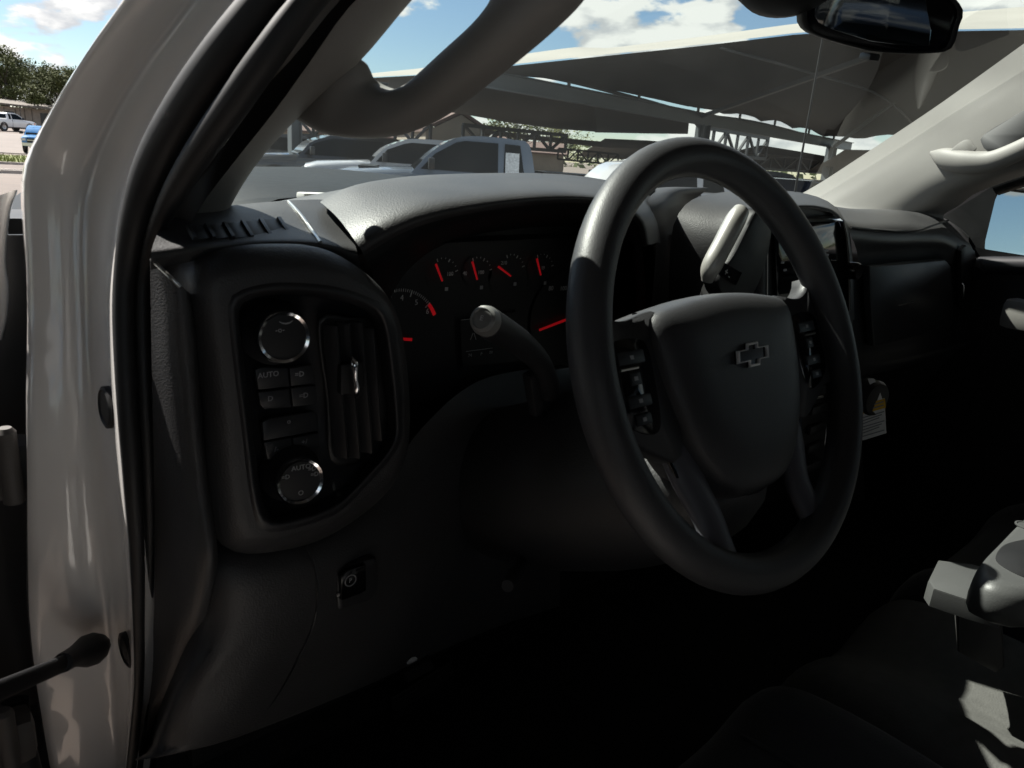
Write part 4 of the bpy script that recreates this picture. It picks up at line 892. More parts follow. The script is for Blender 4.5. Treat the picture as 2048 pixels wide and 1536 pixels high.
# gauge hood
patch('gauge_hood', [
    [V((-.66, .60, 1.505)), V((-.60, .60, 1.513)), V((-.5, .60, 1.52)), V((-.4, .60, 1.52)), V((-.3, .60, 1.515)), V((-.2, .60, 1.505)), V((-.12, .60, 1.495)), V((-.08, .55, 1.47))],
    PX([(632, 402, 'Y', .42), (700, 376, 'Y', .42), (790, 360, 'Y', .42), (900, 354, 'Y', .42), (1050, 353, 'Y', .42), (1160, 361, 'Y', .42), (1245, 380, 'Y', .42), (1300, 410, 'Y', .40), (1322, 460, 'Y', .36)]),
    PX([(640, 404, 'Y', .36), (700, 374, 'Y', .36), (790, 358, 'Y', .36), (900, 351, 'Y', .36), (1050, 350, 'Y', .36), (1150, 357, 'Y', .35), (1235, 374, 'Y', .34), (1290, 402, 'Y', .32), (1314, 440, 'Y', .30), (1322, 485, 'Y', .29)]),
    PX([(672, 432, 'Y', .29), (735, 400, 'Y', .29), (815, 378, 'Y', .29), (920, 368, 'Y', .285), (1050, 363, 'Y', .28), (1150, 368, 'Y', .275), (1222, 382, 'Y', .27), (1275, 405, 'Y', .26), (1306, 440, 'Y', .25), (1316, 485, 'Y', .25)]),
    PX([(702, 470, 'Y', .24), (755, 437, 'Y', .238), (830, 409, 'Y', .235), (925, 392, 'Y', .232), (1045, 381, 'Y', .23), (1140, 381, 'Y', .228), (1208, 390, 'Y', .226), (1262, 410, 'Y', .224), (1296, 442, 'Y', .222), (1306, 488, 'Y', .222)]),
    PX([(722, 500, 'Y', .224), (772, 467, 'Y', .222), (842, 437, 'Y', .219), (930, 416, 'Y', .216), (1040, 400, 'Y', .214), (1130, 395, 'Y', .213), (1198, 399, 'Y', .212), (1252, 416, 'Y', .211), (1286, 445, 'Y', .21), (1296, 490, 'Y', .21)]),
    PX([(728, 512, 'Y', .232), (778, 480, 'Y', .23), (846, 450, 'Y', .226), (932, 429, 'Y', .222), (1040, 412, 'Y', .22), (1130, 406, 'Y', .22), (1192, 409, 'Y', .22), (1244, 424, 'Y', .22), (1276, 450, 'Y', .22), (1286, 495, 'Y', .22)])], PL, db, kr=4)
patch('gauge_shroud', [
    PX([(724, 508, 'Y', .236), (776, 476, 'Y', .234), (846, 446, 'Y', .230), (932, 426, 'Y', .226), (1040, 409, 'Y', .224), (1130, 404, 'Y', .224), (1192, 408, 'Y', .224), (1244, 422, 'Y', .224), (1276, 450, 'Y', .224), (1290, 560, 'Y', .224), (1290, 700, 'Y', .23)]),
    PX([(745, 545, 'Y', .25), (792, 505, 'Y', .25), (855, 470, 'Y', .25), (938, 448, 'Y', .25), (1040, 432, 'Y', .25), (1125, 428, 'Y', .25), (1180, 431, 'Y', .25), (1225, 444, 'Y', .25), (1255, 468, 'Y', .25), (1270, 560, 'Y', .25), (1270, 700, 'Y', .26)]),
    PX([(765, 640, 'Y', .33), (800, 560, 'Y', .33), (865, 500, 'Y', .33), (950, 470, 'Y', .33), (1050, 456, 'Y', .33), (1140, 452, 'Y', .33), (1200, 456, 'Y', .33), (1240, 470, 'Y', .33), (1270, 500, 'Y', .33), (1290, 580, 'Y', .33), (1290, 720, 'Y', .33)])], PLB, db, kr=4)
obj('sun_block', *boxvf((.02, .49, 1.20), (1.56, .28, .50)), PLB, db, smooth=False)  # block added inside the dash to stop sun leaking through
# upper dash, windshield side, and middle
TOPR = []
for y, z in ((.80, 1.478), (.62, 1.497), (.48, 1.512), (.38, 1.520), (.31, 1.515)):
    TOPR.append([V((x, y-.16*(x/.75)**2*max(0, (y-.31)/.49), z-.012*(x/.75)**2)) for x in (-.72, -.62, -.5, -.3, -.15, 0, .2, .4, .6, .72, .80)])
patch('upper_pad', TOPR, PL, db)
patch('middle_pad', [
    [V((-.25, .50, 1.525)), V((-.1, .50, 1.53)), V((.02, .5, 1.53))],
    PX([(1290, 379, 'Y', .38), (1340, 374, 'Y', .38), (1410, 375, 'Y', .40)]), PX([(1296, 400, 'Y', .31), (1335, 396, 'Y', .32), (1390, 400, 'Y', .38)]), PX([(1306, 440, 'Y', .285), (1332, 440, 'Y', .30), (1372, 440, 'Y', .37)]), PX([(1312, 500, 'Y', .28), (1332, 500, 'Y', .30), (1366, 500, 'Y', .37)]), PX([(1300, 640, 'Y', .30), (1332, 640, 'Y', .32), (1366, 640, 'Y', .38)])], PL, db)
# passenger side
patch('passenger_pad', [
    [V((.02, .50, 1.53)), V((.2, .50, 1.53)), V((.4, .48, 1.53)), V((.6, .45, 1.528)), V((.72, .42, 1.52)), V((.82, .36, 1.50))],
    PX([(1640, 410, 'Y', .34), (1700, 417, 'Y', .34), (1770, 419, 'Y', .33), (1845, 425, 'Y', .32), (1885, 438, 'Y', .30), (1925, 465, 'Y', .27)]),
    PX([(1670, 432, 'Y', .25), (1720, 440, 'Y', .25), (1780, 442, 'Y', .25), (1840, 445, 'Y', .25), (1885, 452, 'Y', .245), (1938, 484, 'Y', .23)]),
    PX([(1690, 452, 'Y', .222), (1740, 460, 'Y', .222), (1790, 463, 'Y', .222), (1845, 463, 'Y', .222), (1890, 468, 'Y', .222), (1946, 500, 'Y', .222)]),
    PX([(1705, 478, 'Y', .215), (1750, 484, 'Y', .215), (1800, 486, 'Y', .215), (1850, 484, 'Y', .215), (1900, 488, 'Y', .215), (1951, 525, 'Y', .22)]),
    PX([(1714, 505, 'Y', .225), (1760, 503, 'Y', .226), (1805, 501, 'Y', .226), (1855, 498, 'Y', .226), (1904, 505, 'Y', .22), (1954, 550, 'Y', .22)]),
    PX([(1720, 540, 'Y', .236), (1765, 535, 'Y', .238), (1810, 531, 'Y', .238), (1860, 527, 'Y', .238), (1908, 532, 'Y', .225), (1955, 585, 'Y', .222)])], PL, db)
tube('stitched_seam', [p+V((0, -.001, .001)) for p in PX([(1700, 456, 'Y', .220), (1740, 460, 'Y', .220), (1790, 463, 'Y', .220), (1835, 461, 'Y', .222), (1870, 450, 'Y', .235), (1895, 442, 'Y', .26)])], .0022, PLB, db, sides=6)
patch('lower_passenger', [
    PX([(1700, 530, 'Y', .23), (1765, 530, 'Y', .23), (1830, 528, 'Y', .23), (1900, 530, 'Y', .225), (1956, 585, 'Y', .224)]),
    PX([(1705, 600, 'Y', .225), (1765, 600, 'Y', .225), (1830, 598, 'Y', .225), (1905, 600, 'Y', .22), (1958, 620, 'Y', .22)]),
    PX([(1712, 700, 'Y', .215), (1770, 695, 'Y', .21), (1840, 685, 'Y', .205), (1915, 670, 'Y', .20), (1962, 660, 'Y', .20)]),
    PX([(1715, 752, 'Y', .20), (1780, 738, 'Y', .19), (1850, 718, 'Y', .185), (1925, 690, 'Y', .18), (1966, 680, 'Y', .18)]),
    PX([(1716, 772, 'Y', .23), (1780, 756, 'Y', .23), (1850, 734, 'Y', .22), (1930, 705, 'Y', .22), (1970, 690, 'Y', .22)]),
    PX([(1716, 860, 'Y', .33), (1780, 850, 'Y', .33), (1850, 830, 'Y', .33), (1930, 790, 'Y', .33), (1970, 770, 'Y', .33)])], PLS, db)
gb = slab('glovebox_door', PX([(1726, 530, 'Y', .224), (1800, 523, 'Y', .224), (1880, 517, 'Y', .224), (1890, 530, 'Y', .224), (1898, 640, 'Y', .212), (1890, 655, 'Y', .21), (1735, 690, 'Y', .21), (1728, 600, 'Y', .216)]), (0, -1, 0), .012, PLS, db, bev=.006)
tube('latch_line', [at(1790, 612, Y=.205), at(1825, 604, Y=.205)], .002, PLG, gb, sides=6)
rv_ = thing('passenger_vent', 'black air vent with chrome tab at the passenger end of the dash', 'air vent', at(1930, 560, Y=.21))
slab('well', PX([(1914, 500, 'Y', .215), (1924, 489, 'Y', .215), (1942, 500, 'Y', .215), (1948, 530, 'Y', .215), (1948, 620, 'Y', .21), (1935, 632, 'Y', .21), (1916, 615, 'Y', .212)]), (0, -1, 0), .008, PLB, rv_, bev=.003)
tube('chrome_tab', PX([(1923, 566, 'Y', .203), (1927, 572, 'Y', .20), (1926, 592, 'Y', .20), (1927, 597, 'Y', .203)]), [.002, .003, .0025, .002], CHR, rv_, sides=8)

# instrument cluster
ic = thing('instrument_cluster', 'black instrument cluster with red needles and pale dial marks', 'gauges', at(950, 600, Y=.33))
CY = .330
obj('face', [at(x, y, Y=CY+.004) for x, y in ((740, 700), (760, 600), (860, 480), (1040, 440), (1300, 440), (1330, 700), (1330, 800), (740, 800))], [tuple(range(8))], PLB, ic, smooth=False)
def needle(a, b, w0, w1, par):
    p, q = at(*a, Y=CY-.004), at(*b, Y=CY-.004); d = (q-p).normalized(); s = d.cross(V((0, 1, 0))).normalized(); dn = V((0, -.0012, 0))
    v = [p-s*w0, p+s*w0, q+s*w1, q-s*w1]; v += [x+dn for x in v]
    return obj('needle', v, [(0, 1, 2, 3), (4, 5, 6, 7), (0, 1, 5, 4), (1, 2, 6, 5), (2, 3, 7, 6), (3, 0, 4, 7)], RED, par, smooth=False)
def ticks(c, r0, r1, a0, a1, n, par, w=.0005, big=None, m=MARK):
    for i in range(n):
        a = R(a0+(a1-a0)*i/(n-1)); d = V((math.cos(a), 0, math.sin(a))); k = 1.0 if (big and i % big == 0) else .45
        bar('tick', c+d*r1, c+d*(r1-(r1-r0)*k), w*(1.6 if k == 1 else 1), m, par)
for i, (a, b, nums) in enumerate((((871, 528), (884, 562), ((900, 548, '100'),)), ((944, 523), (954, 559), ((930, 547, '40'), (962, 545, '100'))), ((996, 533), (1021, 552), ((1008, 526, '210'),)), ((1073, 517), (1081, 550), ((1086, 536, '19'),)))):
    ga = obj('small_gauge', [at(a[0]+10+30*math.cos(t*.5236), a[1]+22+34*math.sin(t*.5236), Y=CY+.003) for t in range(12)], [tuple(range(12))], PLB, ic, smooth=False)
    needle(a, b, .0012, .0008, ga)
    c = at(b[0], b[1]-6, Y=CY-.002); ticks(c, .019, .0225, 20, 110, 7, ga, .0005, 3)
    for x, y, s in nums: text('print', s, at(x, y, Y=CY-.002), ex, ez, .0062, MARK, ga)
    box('symbol', at(b[0]+9, b[1]+16, Y=CY-.002), (.004, .0005, .004), MARKD, ga)
def circ3(a, b, c):
    ax, ay, bx, by, cx, cy = a.x, a.z, b.x, b.z, c.x, c.z; d = 2*(ax*(by-cy)+bx*(cy-ay)+cx*(ay-by))
    return V((((ax*ax+ay*ay)*(by-cy)+(bx*bx+by*by)*(cy-ay)+(cx*cx+cy*cy)*(ay-by))/d, a.y, ((ax*ax+ay*ay)*(cx-bx)+(bx*bx+by*by)*(ax-cx)+(cx*cx+cy*cy)*(bx-ax))/d))
t3 = [at(x, y, Y=CY-.002) for x, y in ((790, 578), (832, 583), (872, 628))]
tcen = circ3(*t3); trad = (t3[0]-tcen).length
def ang(p): return math.degrees(math.atan2(p.z-tcen.z, p.x-tcen.x))
th = obj('tachometer', [tcen+V((math.cos(t*.2618)*trad*1.1, .003, math.sin(t*.2618)*trad*1.1)) for t in range(24)], [tuple(range(24))], PLB, ic, smooth=False)
aA, aB = ang(at(776, 583, Y=CY)), ang(at(857, 605, Y=CY)); aC = ang(t3[2])
ticks(tcen, trad*.86, trad, aB, aA+70, 45, th, .0005, 10)
bz = 6
vs = [tcen+V((math.cos(R(aB+(aC-aB)*i/bz))*trad*k, -.0002, math.sin(R(aB+(aC-aB)*i/bz))*trad*k)) for k in (.92, 1.0) for i in range(bz+1)]
obj('red_zone', vs, [(i, i+1, bz+2+i, bz+1+i) for i in range(bz)], RED, th, smooth=False)
for x, y, s in ((804, 596, '4'), (833, 605, '5'), (855, 623, '6')): text('print', s, at(x, y, Y=CY-.002), ex, ez, .0085, MARK, th)
needle((823, 679), (795, 677), .0016, .0014, th)
sp_ = obj('speedometer', [at(1165+105*math.cos(t*.2618), 650+118*math.sin(t*.2618), Y=CY+.001) for t in range(24)], [tuple(range(24))], PLB, ic, smooth=False)
needle((1078, 660), (1140, 636), .0013, .0017, sp_)
for x, y, s in ((1102, 577, '80'), (1127, 577, '100')): text('print', s, at(x, y, Y=CY-.002), ex, ez, .0085, MARK, sp_)
dsp = obj('display', [at(x, y, Y=CY-.001) for x, y in ((920, 640), (1040, 622), (1050, 720), (925, 735))], [(0, 1, 2, 3)], PLB, ic, smooth=False)
bar('rule', at(932, 703, Y=CY-.003), at(985, 696, Y=CY-.003), .0006, MARKD, dsp); bar('rule', at(922, 640, Y=CY-.003), at(950, 637, Y=CY-.003), .0006, MARKD, dsp)
for x, y, s in ((940, 711, '74'), (963, 708, 'P'), (982, 705, '00')): text('print', s, at(x, y, Y=CY-.003), ex, ez, .0055, MARKD, dsp)
bar('symbol', at(941, 680, Y=CY-.003), at(946, 666, Y=CY-.003), .0006, MARKD, dsp); bar('symbol', at(952, 679, Y=CY-.003), at(948, 666, Y=CY-.003), .0006, MARKD, dsp)

# ================================================================== STEERING WHEEL AND COLUMN
WC = V((-.40, 0, 1.45)); tl = R(24.27)
w1 = V((1, 0, 0)); w2 = V((0, math.sin(tl), math.cos(tl))); wn_ = V((0, -math.cos(tl), math.sin(tl)))
def wp(x, y, h=0): return WC+w1*x+w2*y+wn_*h
swl = thing('steering_wheel', 'dark steering wheel with outlined emblem, its upper rim lit by sun', 'steering wheel', WC)
RM = .178
tube('rim', [wp(RM*math.cos(2*math.pi*i/48), RM*math.sin(2*math.pi*i/48)) for i in range(48)], .0165, LEA, swl, sides=24, k=2, closed=True)
cov = [(-.102, .047), (-.06, .058), (0, .062), (.06, .058), (.102, .047), (.104, .012), (.094, -.035), (.074, -.078), (.042, -.110), (0, -.117), (-.042, -.110), (-.074, -.078), (-.094, -.035), (-.104, .012)]
def wl_(l, h, k=1): return [wp(x*k, y*k-(1-k)*.01, h) for x, y in l]
ac = rings('airbag_cover', [wl_(cov, -.055, .98), wl_(cov, -.028, 1.0), wl_(cov, -.010, .975), wl_(cov, .003, .90), wl_(cov, .010, .68), wl_(cov, .012, .36)], LEA, swl, n=80, kr=4)
def spoke(name, pts, h0, m, par=swl, th=.018):
    return rings(name, [[wp(x, y, h0-th) for x, y in pts], [wp(x, y, h0-.004) for x, y in pts], [wp(x*.99+sum(p[0] for p in pts)/len(pts)*.01, y*.97+sum(p[1] for p in pts)/len(pts)*.03, h0) for x, y in pts]], m, par, n=48, cap0=True, k=4)
LEGM = mat('satin_grey_spoke', (.10, .10, .115), .45, metal=0)
for s in (-1, 1):
    sp1 = spoke('spoke', [(s*.085, .050), (s*.13, .047), (s*.152, .055), (s*.164, .068), (s*.172, .03), (s*.169, -.036), (s*.160, -.042), (s*.150, -.040), (s*.120, -.058), (s*.092, -.065), (s*.085, 0)], -.006, LEA)
    tube('spoke_trim', [wp(s*.104, .052, -.014), wp(s*.112, .01, -.014), wp(s*.108, -.04, -.014), wp(s*.088, -.10, -.013), wp(s*.072, -.155, -.008)], .0022, PLG, sp1, sides=8)
    kp = spoke('button_pad', [(s*.112, .030), (s*.150, .030), (s*.155, .0), (s*.150, -.030), (s*.115, -.042), (s*.108, 0)], -.0045, PLG, th=.010)
    for (x, y, w_, h_) in ((.131, .018, .030, .010), (.131, .002, .012, .010), (.131, -.015, .026, .009), (.131, -.029, .018, .008)):
        b = box('button', wp(s*x, y, -.0045), (w_, .003, h_), PLS, kp, bev=.001, rot=rot_frame(w1, -wn_, w2)); 
        box('print', wp(s*x, y, -.0029), (.004, .0006, .003), MARKD, kp, rot=rot_frame(w1, -wn_, w2))
    tube('lower_spoke', [wp(s*.088, -.050, -.020), wp(s*.080, -.085, -.016), wp(s*.070, -.120, -.012), wp(s*.072, -.150, -.006), wp(s*.080, -.170, .0)], [.016, .017, .016, .017, .021], LEGM, swl, sides=20, flat=(1, .55), up=w1)
    tube('pad_accent', [wp(s*.125, .010, -.004), wp(s*.145, .010, -.004)], .0012, CHRS, kp, sides=6)
# outlined cross emblem
em = [(-.034, -.0065), (-.030, .0065), (-.0105, .0065), (-.008, .0125), (.0125, .0125), (.010, .0065), (.034, .0065), (.030, -.0065), (.0105, -.0065), (.008, -.0125), (-.0125, -.0125), (-.010, -.0065)]
em = [(x*.74, y*.80) for x, y in em]
he = .0135
sl_ = [wp(x*.88, y*.84+.002, he) for x, y in em]
eb = obj('emblem', [wp(x, y+.002, he-.002) for x, y in em]+[wp(x, y+.002, he+.0004) for x, y in em], [tuple(range(12)), tuple(12+i for i in range(12))]+[(i, (i+1) % 12, 12+(i+1) % 12, 12+i) for i in range(12)], PLG, ac, smooth=False)
vs = []
for k, h in ((1.0, .0004), (1.0, .0022), (.95, .0030), (.87, .0022), (.87, .0004)): vs += [wp(x*k, y*(k if k == 1 else k*.93)+.002, he+h) for x, y in em]
obj('emblem_outline', vs, grid_faces(5, 12, True), mat('emblem_silver', (.8, .81, .83), .3, metal=.25), ac, smooth=False)
# column shroud
sc_ = thing('steering_column', 'dark plastic steering column shroud behind the wheel', 'steering column', wp(0, 0, -.2))
tube('shroud', [wp(0, -.070, -.055), wp(0, -.085, -.075), wp(0, -.092, -.15), wp(0, -.095, -.25), wp(0, -.092, -.34)], [.060, .085, .100, .104, .10], PL, sc_, sides=32, flat=(.92, .92), up=w2)
tube('hub_core', [wp(0, -.02, -.02), wp(0, -.02, -.09)], .055, PLB, sc_, sides=24, k=1)
tube('tilt_lever', PX([(1045, 1125, 'Y', .17), (1030, 1150, 'Y', .14), (1015, 1172, 'Y', .12)]), [.006, .008, .006], PLS, sc_, sides=10)
# turn signal stalk
ts = thing('turn_signal_stalk', 'black turn signal stalk with pale round tip left of the wheel', 'stalk', at(1095, 770, Y=.17))
slab('base_plate', [at(x, y, Y=.185) for x, y in ((1045, 748), (1060, 738), (1128, 728), (1140, 810), (1130, 818), (1058, 828))], (0, -1, 0), .012, PLS, ts, bev=.003)
tube('arm', PX([(1100, 785, 'Y', .172), (1098, 762, 'Y', .163), (1078, 722, 'Y', .153), (1042, 688, 'Y', .143), (1005, 663, 'Y', .132), (975, 644, 'Y', .122)]), [.0105, .0095, .0105, .0122, .0128, .0128], PLS, ts, sides=24)
td = (at(963, 636, Y=.117)-at(1005, 663, Y=.132)).normalized()
tp = at(975, 644, Y=.122)
lathe('tip', tp, td, [(.0124, -.002), (.0126, .004), (.0112, .0095), (.0085, .0115), (.0078, .0105), (.006, .0108), (.0005, .0112)], mat('grey_stalk_tip', (.16, .16, .155), .38), ts, sides=32)
fa, fb, fc = frame_from(td); text('print', 'E', tp+td*.0118, fa, fb, .006, MARK, ts)
for x, y, s in ((1028, 668, '='), (1036, 682, 'OFF'), (1020, 660, '*')):
    text('print', s, at(x, y, Y=.127), V((.75, .55, -.3)), V((.2, .2, 1)), .005, MARKD, ts)
# column gear lever
gs = thing('gear_lever', 'silver edged black gear lever right of the column behind the wheel', 'gear lever', at(1430, 600, Y=.12))
q = [(1408, 552), (1440, 500), (1470, 440), (1486, 415), (1508, 430), (1512, 480), (1490, 560), (1460, 600), (1420, 590)]
lw = slab('handle', [at(x, y, Y=.14) for x, y in q], (0, -1, 0), .020, PLB, gs, bev=.004, smooth_loop=True)
tube('silver_edge', PX([(1414, 562, 'Y', .125), (1422, 535, 'Y', .122), (1445, 490, 'Y', .12), (1470, 442, 'Y', .12), (1482, 422, 'Y', .122)]), [.006, .0105, .0108, .0108, .009], SIL, gs, sides=20)
bp_ = slab('shift_buttons', [at(x, y, Y=.119) for x, y in ((1434, 548), (1446, 525), (1480, 545), (1468, 570))], (0, -1, 0), .003, PLG, gs, bev=.001)
text('print', '+ -', at(1455, 548, Y=.1155), V((.8, 0, -.45)), V((.45, 0, .8)), .012, MARK, bp_)
tube('shaft', [at(1425, 580, Y=.14), at(1400, 640, Y=.17), wp(.04, -.03, -.17)], .012, PLB, gs)
# ignition / dark steering-column gap fill
# ================================================================== CENTRE STACK
cs_ = thing('infotainment_pod', 'arched dark centre pod with chrome topped screen and buttons', 'console screen', at(1600, 500, Y=.2))
patch('hood', [
    PX([(1336, 700, 'Y', .31), (1338, 560, 'Y', .305), (1342, 480, 'Y', .30), (1354, 432, 'Y', .30), (1385, 399, 'Y', .305), (1440, 385, 'Y', .33), (1530, 381, 'Y', .33), (1600, 385, 'Y', .32), (1655, 402, 'Y', .29), (1688, 436, 'Y', .26), (1704, 500, 'Y', .24), (1712, 660, 'Y', .24)]),
    PX([(1400, 700, 'Y', .25), (1402, 580, 'Y', .25), (1408, 500, 'Y', .25), (1425, 450, 'Y', .25), (1455, 418, 'Y', .25), (1500, 400, 'Y', .25), (1555, 392, 'Y', .25), (1612, 393, 'Y', .25), (1658, 406, 'Y', .24), (1688, 438, 'Y', .225), (1702, 500, 'Y', .215), (1708, 660, 'Y', .21)]),
    PX([(1505, 720, 'Y', .185), (1507, 600, 'Y', .185), (1510, 510, 'Y', .185), (1520, 460, 'Y', .185), (1540, 430, 'Y', .185), (1568, 413, 'Y', .185), (1600, 408, 'Y', .185), (1635, 410, 'Y', .185), (1668, 420, 'Y', .185), (1688, 446, 'Y', .185), (1698, 500, 'Y', .185), (1702, 660, 'Y', .185)]),
    PX([(1512, 720, 'Y', .180), (1514, 600, 'Y', .180), (1517, 515, 'Y', .180), (1527, 466, 'Y', .180), (1546, 437, 'Y', .180), (1572, 420, 'Y', .180), (1602, 415, 'Y', .180), (1634, 416, 'Y', .180), (1663, 426, 'Y', .180), (1682, 450, 'Y', .180), (1691, 500, 'Y', .180), (1695, 660, 'Y', .180)])], PL, cs_, kr=5)
obj('fascia', PX([(1512, 900, 'Y', .186), (1514, 600, 'Y', .186), (1520, 500, 'Y', .186), (1545, 440, 'Y', .186), (1600, 414, 'Y', .186), (1665, 426, 'Y', .186), (1692, 500, 'Y', .186), (1700, 900, 'Y', .186)]), [tuple(range(8))], PLB, cs_, smooth=False)
patch('chrome_strip', [PX([(1560, 424, 'Y', .205), (1600, 418, 'Y', .205), (1640, 418, 'Y', .205), (1666, 423, 'Y', .20)]), PX([(1562, 432, 'Y', .186), (1600, 428, 'Y', .186), (1645, 428, 'Y', .186), (1676, 433, 'Y', .184)]), PX([(1562, 440, 'Y', .172), (1600, 438, 'Y', .172), (1650, 438, 'Y', .172), (1686, 442, 'Y', .172)])], CHR, cs_)
slab('screen', PX([(1545, 470, 'Y', .184), (1565, 446, 'Y', .184), (1672, 442, 'Y', .184), (1684, 470, 'Y', .184), (1690, 600, 'Y', .184), (1550, 620, 'Y', .184)]), (0, -1, 0), .004, SCRN, cs_, bev=.001)
tube('bezel_edge', PX([(1519, 720, 'Y', .178), (1520, 600, 'Y', .178), (1521, 500, 'Y', .178), (1530, 470, 'Y', .178)]), .0055, PL, cs_, sides=12)
tube('bezel_edge', PX([(1533, 720, 'Y', .178), (1534, 600, 'Y', .178), (1534, 500, 'Y', .178), (1528, 474, 'Y', .178)]), .0012, CHRS, cs_, sides=8)
tube('bezel_edge', PX([(1684, 442, 'Y', .178), (1692, 480, 'Y', .178), (1696, 540, 'Y', .178), (1697, 620, 'Y', .178)]), .003, PLG, cs_, sides=12)
lathe('dial', at(1698, 540, Y=.178), (0, -1, 0), [(.013, 0), (.013, .012), (.011, .016), (.001, .016)], PLG, cs_, sides=28)
for x, y in ((1653, 501), (1654, 510)): box('print', at(x, y, Y=.1795), (.010, .0006, .0035), MARKD, cs_)
for x, y in ((1565, 525), (1570, 540)): box('print', at(x, y, Y=.1795), (.008, .0006, .003), MARKD, cs_)
for i in range(5): box('button', at(1640-i*4, 780+i*38, Y=.182), (.05, .008, .014), PLS, cs_, bev=.002)
obj('lower_stack', PX([(1330, 640, 'Y', .22), (1710, 640, 'Y', .20), (1730, 1000, 'Y', .19), (1200, 1000, 'Y', .30)]), [(0, 1, 2, 3)], PLB, cs_, smooth=False)
tube('pull_bar', PX([(1618, 800, 'Y', .17), (1645, 793, 'Y', .17)]), .0022, CHRS, cs_, sides=8)
# hang tag on a black knob
kb = lathe('socket_knob', at(1728, 790, Y=.15), (-.25, -1, 0), [(.030, 0), (.030, .02), (.026, .026), (.020, .024), (.001, .024)], PLB, cs_, sides=32)
ht = thing('hang_tag', 'white paper hang tag with yellow band hung on a black knob', 'tag', at(1735, 770, Y=.13))
tn = V((-.45, -.89, .05)).normalized(); TP = (at(1750, 830, Y=.125), tn)
def tg(l, d=0): return [at(x, y, P=TP)+tn*d for x, y in l]
tag_o = [(1735, 757), (1748, 757), (1757, 775), (1764, 797), (1769, 796), (1772, 860), (1773, 866), (1728, 880), (1700, 885), (1700, 815), (1732, 806), (1742, 790), (1742, 775)]
slab('paper', tg(tag_o), tn, .0006, WHT, ht, bev=.0002)
slab('yellow_band', tg([(1715, 811), (1735, 806), (1769, 797), (1771, 815), (1735, 825), (1715, 829)], .0006), tn, .0004, YEL, ht, bev=.0001)
TXT = mat('grey_print', (.25, .27, .30), .8)
for i in range(7):
    y0 = 832+i*6.2; slab('print_line', tg([(1722, y0+3), (1722, y0+5), (1768-(i % 3)*5, y0-8.5), (1768-(i % 3)*5, y0-10.5)], .0007), tn, .0002, TXT, ht, bev=.00005)
for i in range(2): slab('print_line', tg([(1730, 812+i*7), (1730, 814.5+i*7), (1766, 804+i*7), (1766, 801.5+i*7)], .0011), tn, .0002, TXT, ht, bev=.00005)

# ================================================================== PEDALS, SEATS, CONSOLE
pe = thing('brake_pedal', 'ribbed black pedal in the dark footwell', 'pedal', at(840, 1370, Y=.42))
P_ = (at(840, 1370, Y=.40), V((-.1, -.85, .5)))
pdl = slab('pad', [at(x, y, P=P_) for x, y in ((775, 1395), (895, 1320), (905, 1375), (780, 1440))], P_[1], .012, RUB, pe, bev=.004)
for i in range(6):
    t_ = i/5; tube('rib', [at(775+5*t_, 1396+40*t_, P=P_)+P_[1].normalized()*.013, at(895+9*t_, 1322+50*t_, P=P_)+P_[1].normalized()*.013], .002, PLS, pe, sides=6)
tube('arm', [at(840, 1370, P=P_), at(860, 1320, Y=.46), at(880, 1240, Y=.52)], .012, PLB, pe)
hr_ = thing('hood_release', 'white car symbol on the hood release lever under the dash', 'lever', at(824, 1322, Y=.24))
lv = slab('lever', PX([(795, 1332, 'Y', .262), (850, 1305, 'Y', .262), (855, 1325, 'Y', .262), (800, 1352, 'Y', .262)]), (0, -1, 0), .015, PLB, hr_, bev=.003)
slab('symbol', PX([(813, 1325, 'Y', .2465), (817, 1320, 'Y', .2465), (824, 1314, 'Y', .2465), (831, 1313, 'Y', .2465), (834, 1316, 'Y', .2465), (833, 1320, 'Y', .2465), (818, 1327, 'Y', .2465), (814, 1328, 'Y', .2465)]), (0, -1, 0), .001, MARK, lv, bev=.0002)
st = thing('front_seat', 'dark cloth driver seat cushion at the lower edge', 'seat', (-.43, -.4, .85))
def seat_rows(x0, x1, zt):
    out = []
    for y, z in ((.015, zt-.17), (.03, zt-.08), (.0, zt-.018), (-.06, zt+.004), (-.2, zt+.006), (-.45, zt-.02), (-.62, zt-.04)):
        w = x1-x0; out.append([V((x0-.01, y, z-.12)), V((x0, y, z-.015)), V((x0+.05, y, z+.022)), V((x0+.13, y, z-.002)), V((x0+w/2, y, z-.006)), V((x1-.13, y, z-.002)), V((x1-.05, y, z+.022)), V((x1, y, z-.015)), V((x1+.01, y, z-.12))])
    return out
patch('cushion', seat_rows(-.70, -.17, 1.02), SEATM, st, k=4, kr=4)
tube('piping', [V((-.57, -.02, 1.018)), V((-.565, -.2, 1.030)), V((-.565, -.6, .982))], .003, SEATM, st, sides=6)
tube('piping', [V((-.30, -.02, 1.018)), V((-.305, -.2, 1.030)), V((-.305, -.6, .982))], .003, SEATM, st, sides=6)
patch('backrest', [[V((x, y-.0*abs(x+.43), z)) for x in (-.69, -.64, -.55, -.43, -.31, -.22, -.17)] for y, z in ((-.55, .98), (-.62, 1.2), (-.70, 1.45), (-.76, 1.60), (-.80, 1.64), (-.86, 1.58), (-.80, 1.2))], SEATM, st)
st2 = thing('front_seat', 'dark cloth passenger seat beyond the console', 'seat', (.45, -.4, .85))
patch('cushion', seat_rows(.20, .72, 1.02), SEATM, st2, k=3, kr=3)
patch('backrest', [[V((x, y, z)) for x in (.20, .25, .34, .46, .58, .67, .72)] for y, z in ((-.55, .98), (-.62, 1.2), (-.70, 1.45), (-.76, 1.60), (-.80, 1.64), (-.86, 1.58), (-.80, 1.2))], SEATM, st2)
md_ = thing('front_seat', 'grey cloth middle seat cushion caught by sun beside the console', 'seat', (0, -.4, .85))
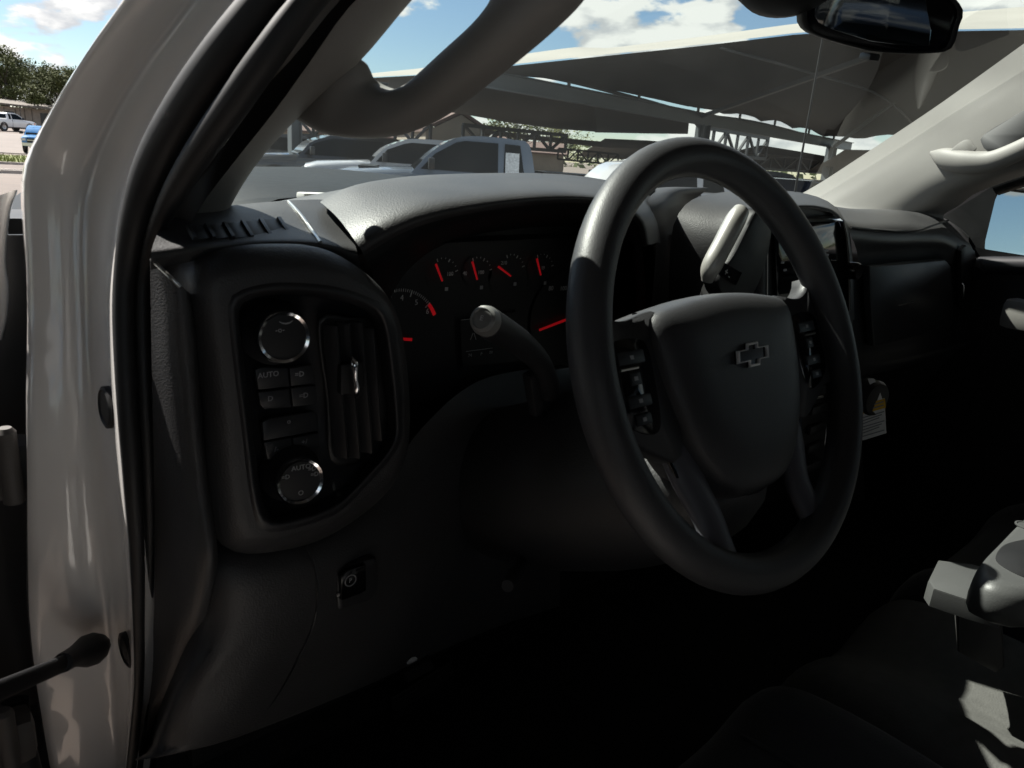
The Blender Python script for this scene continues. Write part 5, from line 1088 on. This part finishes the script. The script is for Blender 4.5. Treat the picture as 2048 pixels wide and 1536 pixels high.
MIDC = mat('grey_seat_cloth', (.075, .074, .07), .9, bump=-.6, bscale=400, var=.15, vscale=60, bdist=.001)
patch('cushion', seat_rows(-.155, .185, 1.005), MIDC, md_, k=3, kr=4)
cn = thing('centre_console', 'grey fold down centre console with cup holder and front tray', 'console', (0, -.4, 1.1))
CONM = mat('grey_console_plastic', (.06, .061, .061), .45, bump=.2, bscale=700, var=.08, vscale=10, bdist=.0004)
zc_ = 1.215
A_ = [at(2300, 900, Z=zc_), at(2120, 975, Z=zc_), at(2048, 1036, Z=zc_), at(1992, 1092, Z=zc_), at(1958, 1128, Z=zc_), at(1952, 1152, Z=zc_), at(1975, 1168, Z=zc_), at(2010, 1180, Z=zc_), at(2048, 1186, Z=zc_), at(2140, 1180, Z=zc_), at(2300, 1150, Z=zc_), at(2420, 1000, Z=zc_)]
cA_ = sum(A_, V((0, 0, 0)))/len(A_)
def ring_(l, k, dz): return [p+(cA_-p)*k+V((0, 0, dz)) for p in l]
bd = rings('body', [ring_(A_, .22, -.050), ring_(A_, .06, -.046), ring_(A_, -.012, -.038), ring_(A_, -.022, -.024), ring_(A_, -.008, -.009), ring_(A_, .04, 0), ring_(A_, .12, .001)], CONM, cn, n=80, cap0=True)
wl2 = [at(x, y, Z=zc_+.0008) for x, y in ((1992, 1122), (2002, 1096), (2030, 1084), (2080, 1078), (2140, 1085), (2140, 1150), (2080, 1162), (2030, 1148))]
slab('cup_well_shade', wl2, (0, 0, 1), .0012, PLB, cn, bev=.0004, smooth_loop=True)  # flat black plate stands for the shaded depth of the cup hole
lathe('cup_rim', at(2052, 1052, Z=zc_+.001), (0, 0, 1), [(.012, 0), (.012, .0012), (.010, .0015), (.009, .0004)], CONM, cn, up=(0, 1, 0), sides=32)
tr_ = [at(x, y, Z=1.165) for x, y in ((1877, 1119), (1945, 1127), (1990, 1140), (2030, 1200), (2006, 1219), (1940, 1200), (1868, 1176), (1857, 1160))]
slab('tray', [p-V((0, 0, .024)) for p in tr_], (0, 0, 1), .024, CONM, cn, bev=.003)
fp = (at(1960, 1225, Z=1.150), V((-.93, -.36, 0)))
slab('support', [at(x, y, P=fp)-fp[1]*.09 for x, y in ((1918, 1225), (2005, 1230), (2011, 1342), (1992, 1352), (1916, 1310))], fp[1], .085, mat('dark_console_side', (.055, .054, .052), .5, var=.1, vscale=20), cn, bev=.004)
box('armrest', (.02, -.52, 1.16), (.34, .5, .13), SEATM, cn, bev=.03, seg=3)
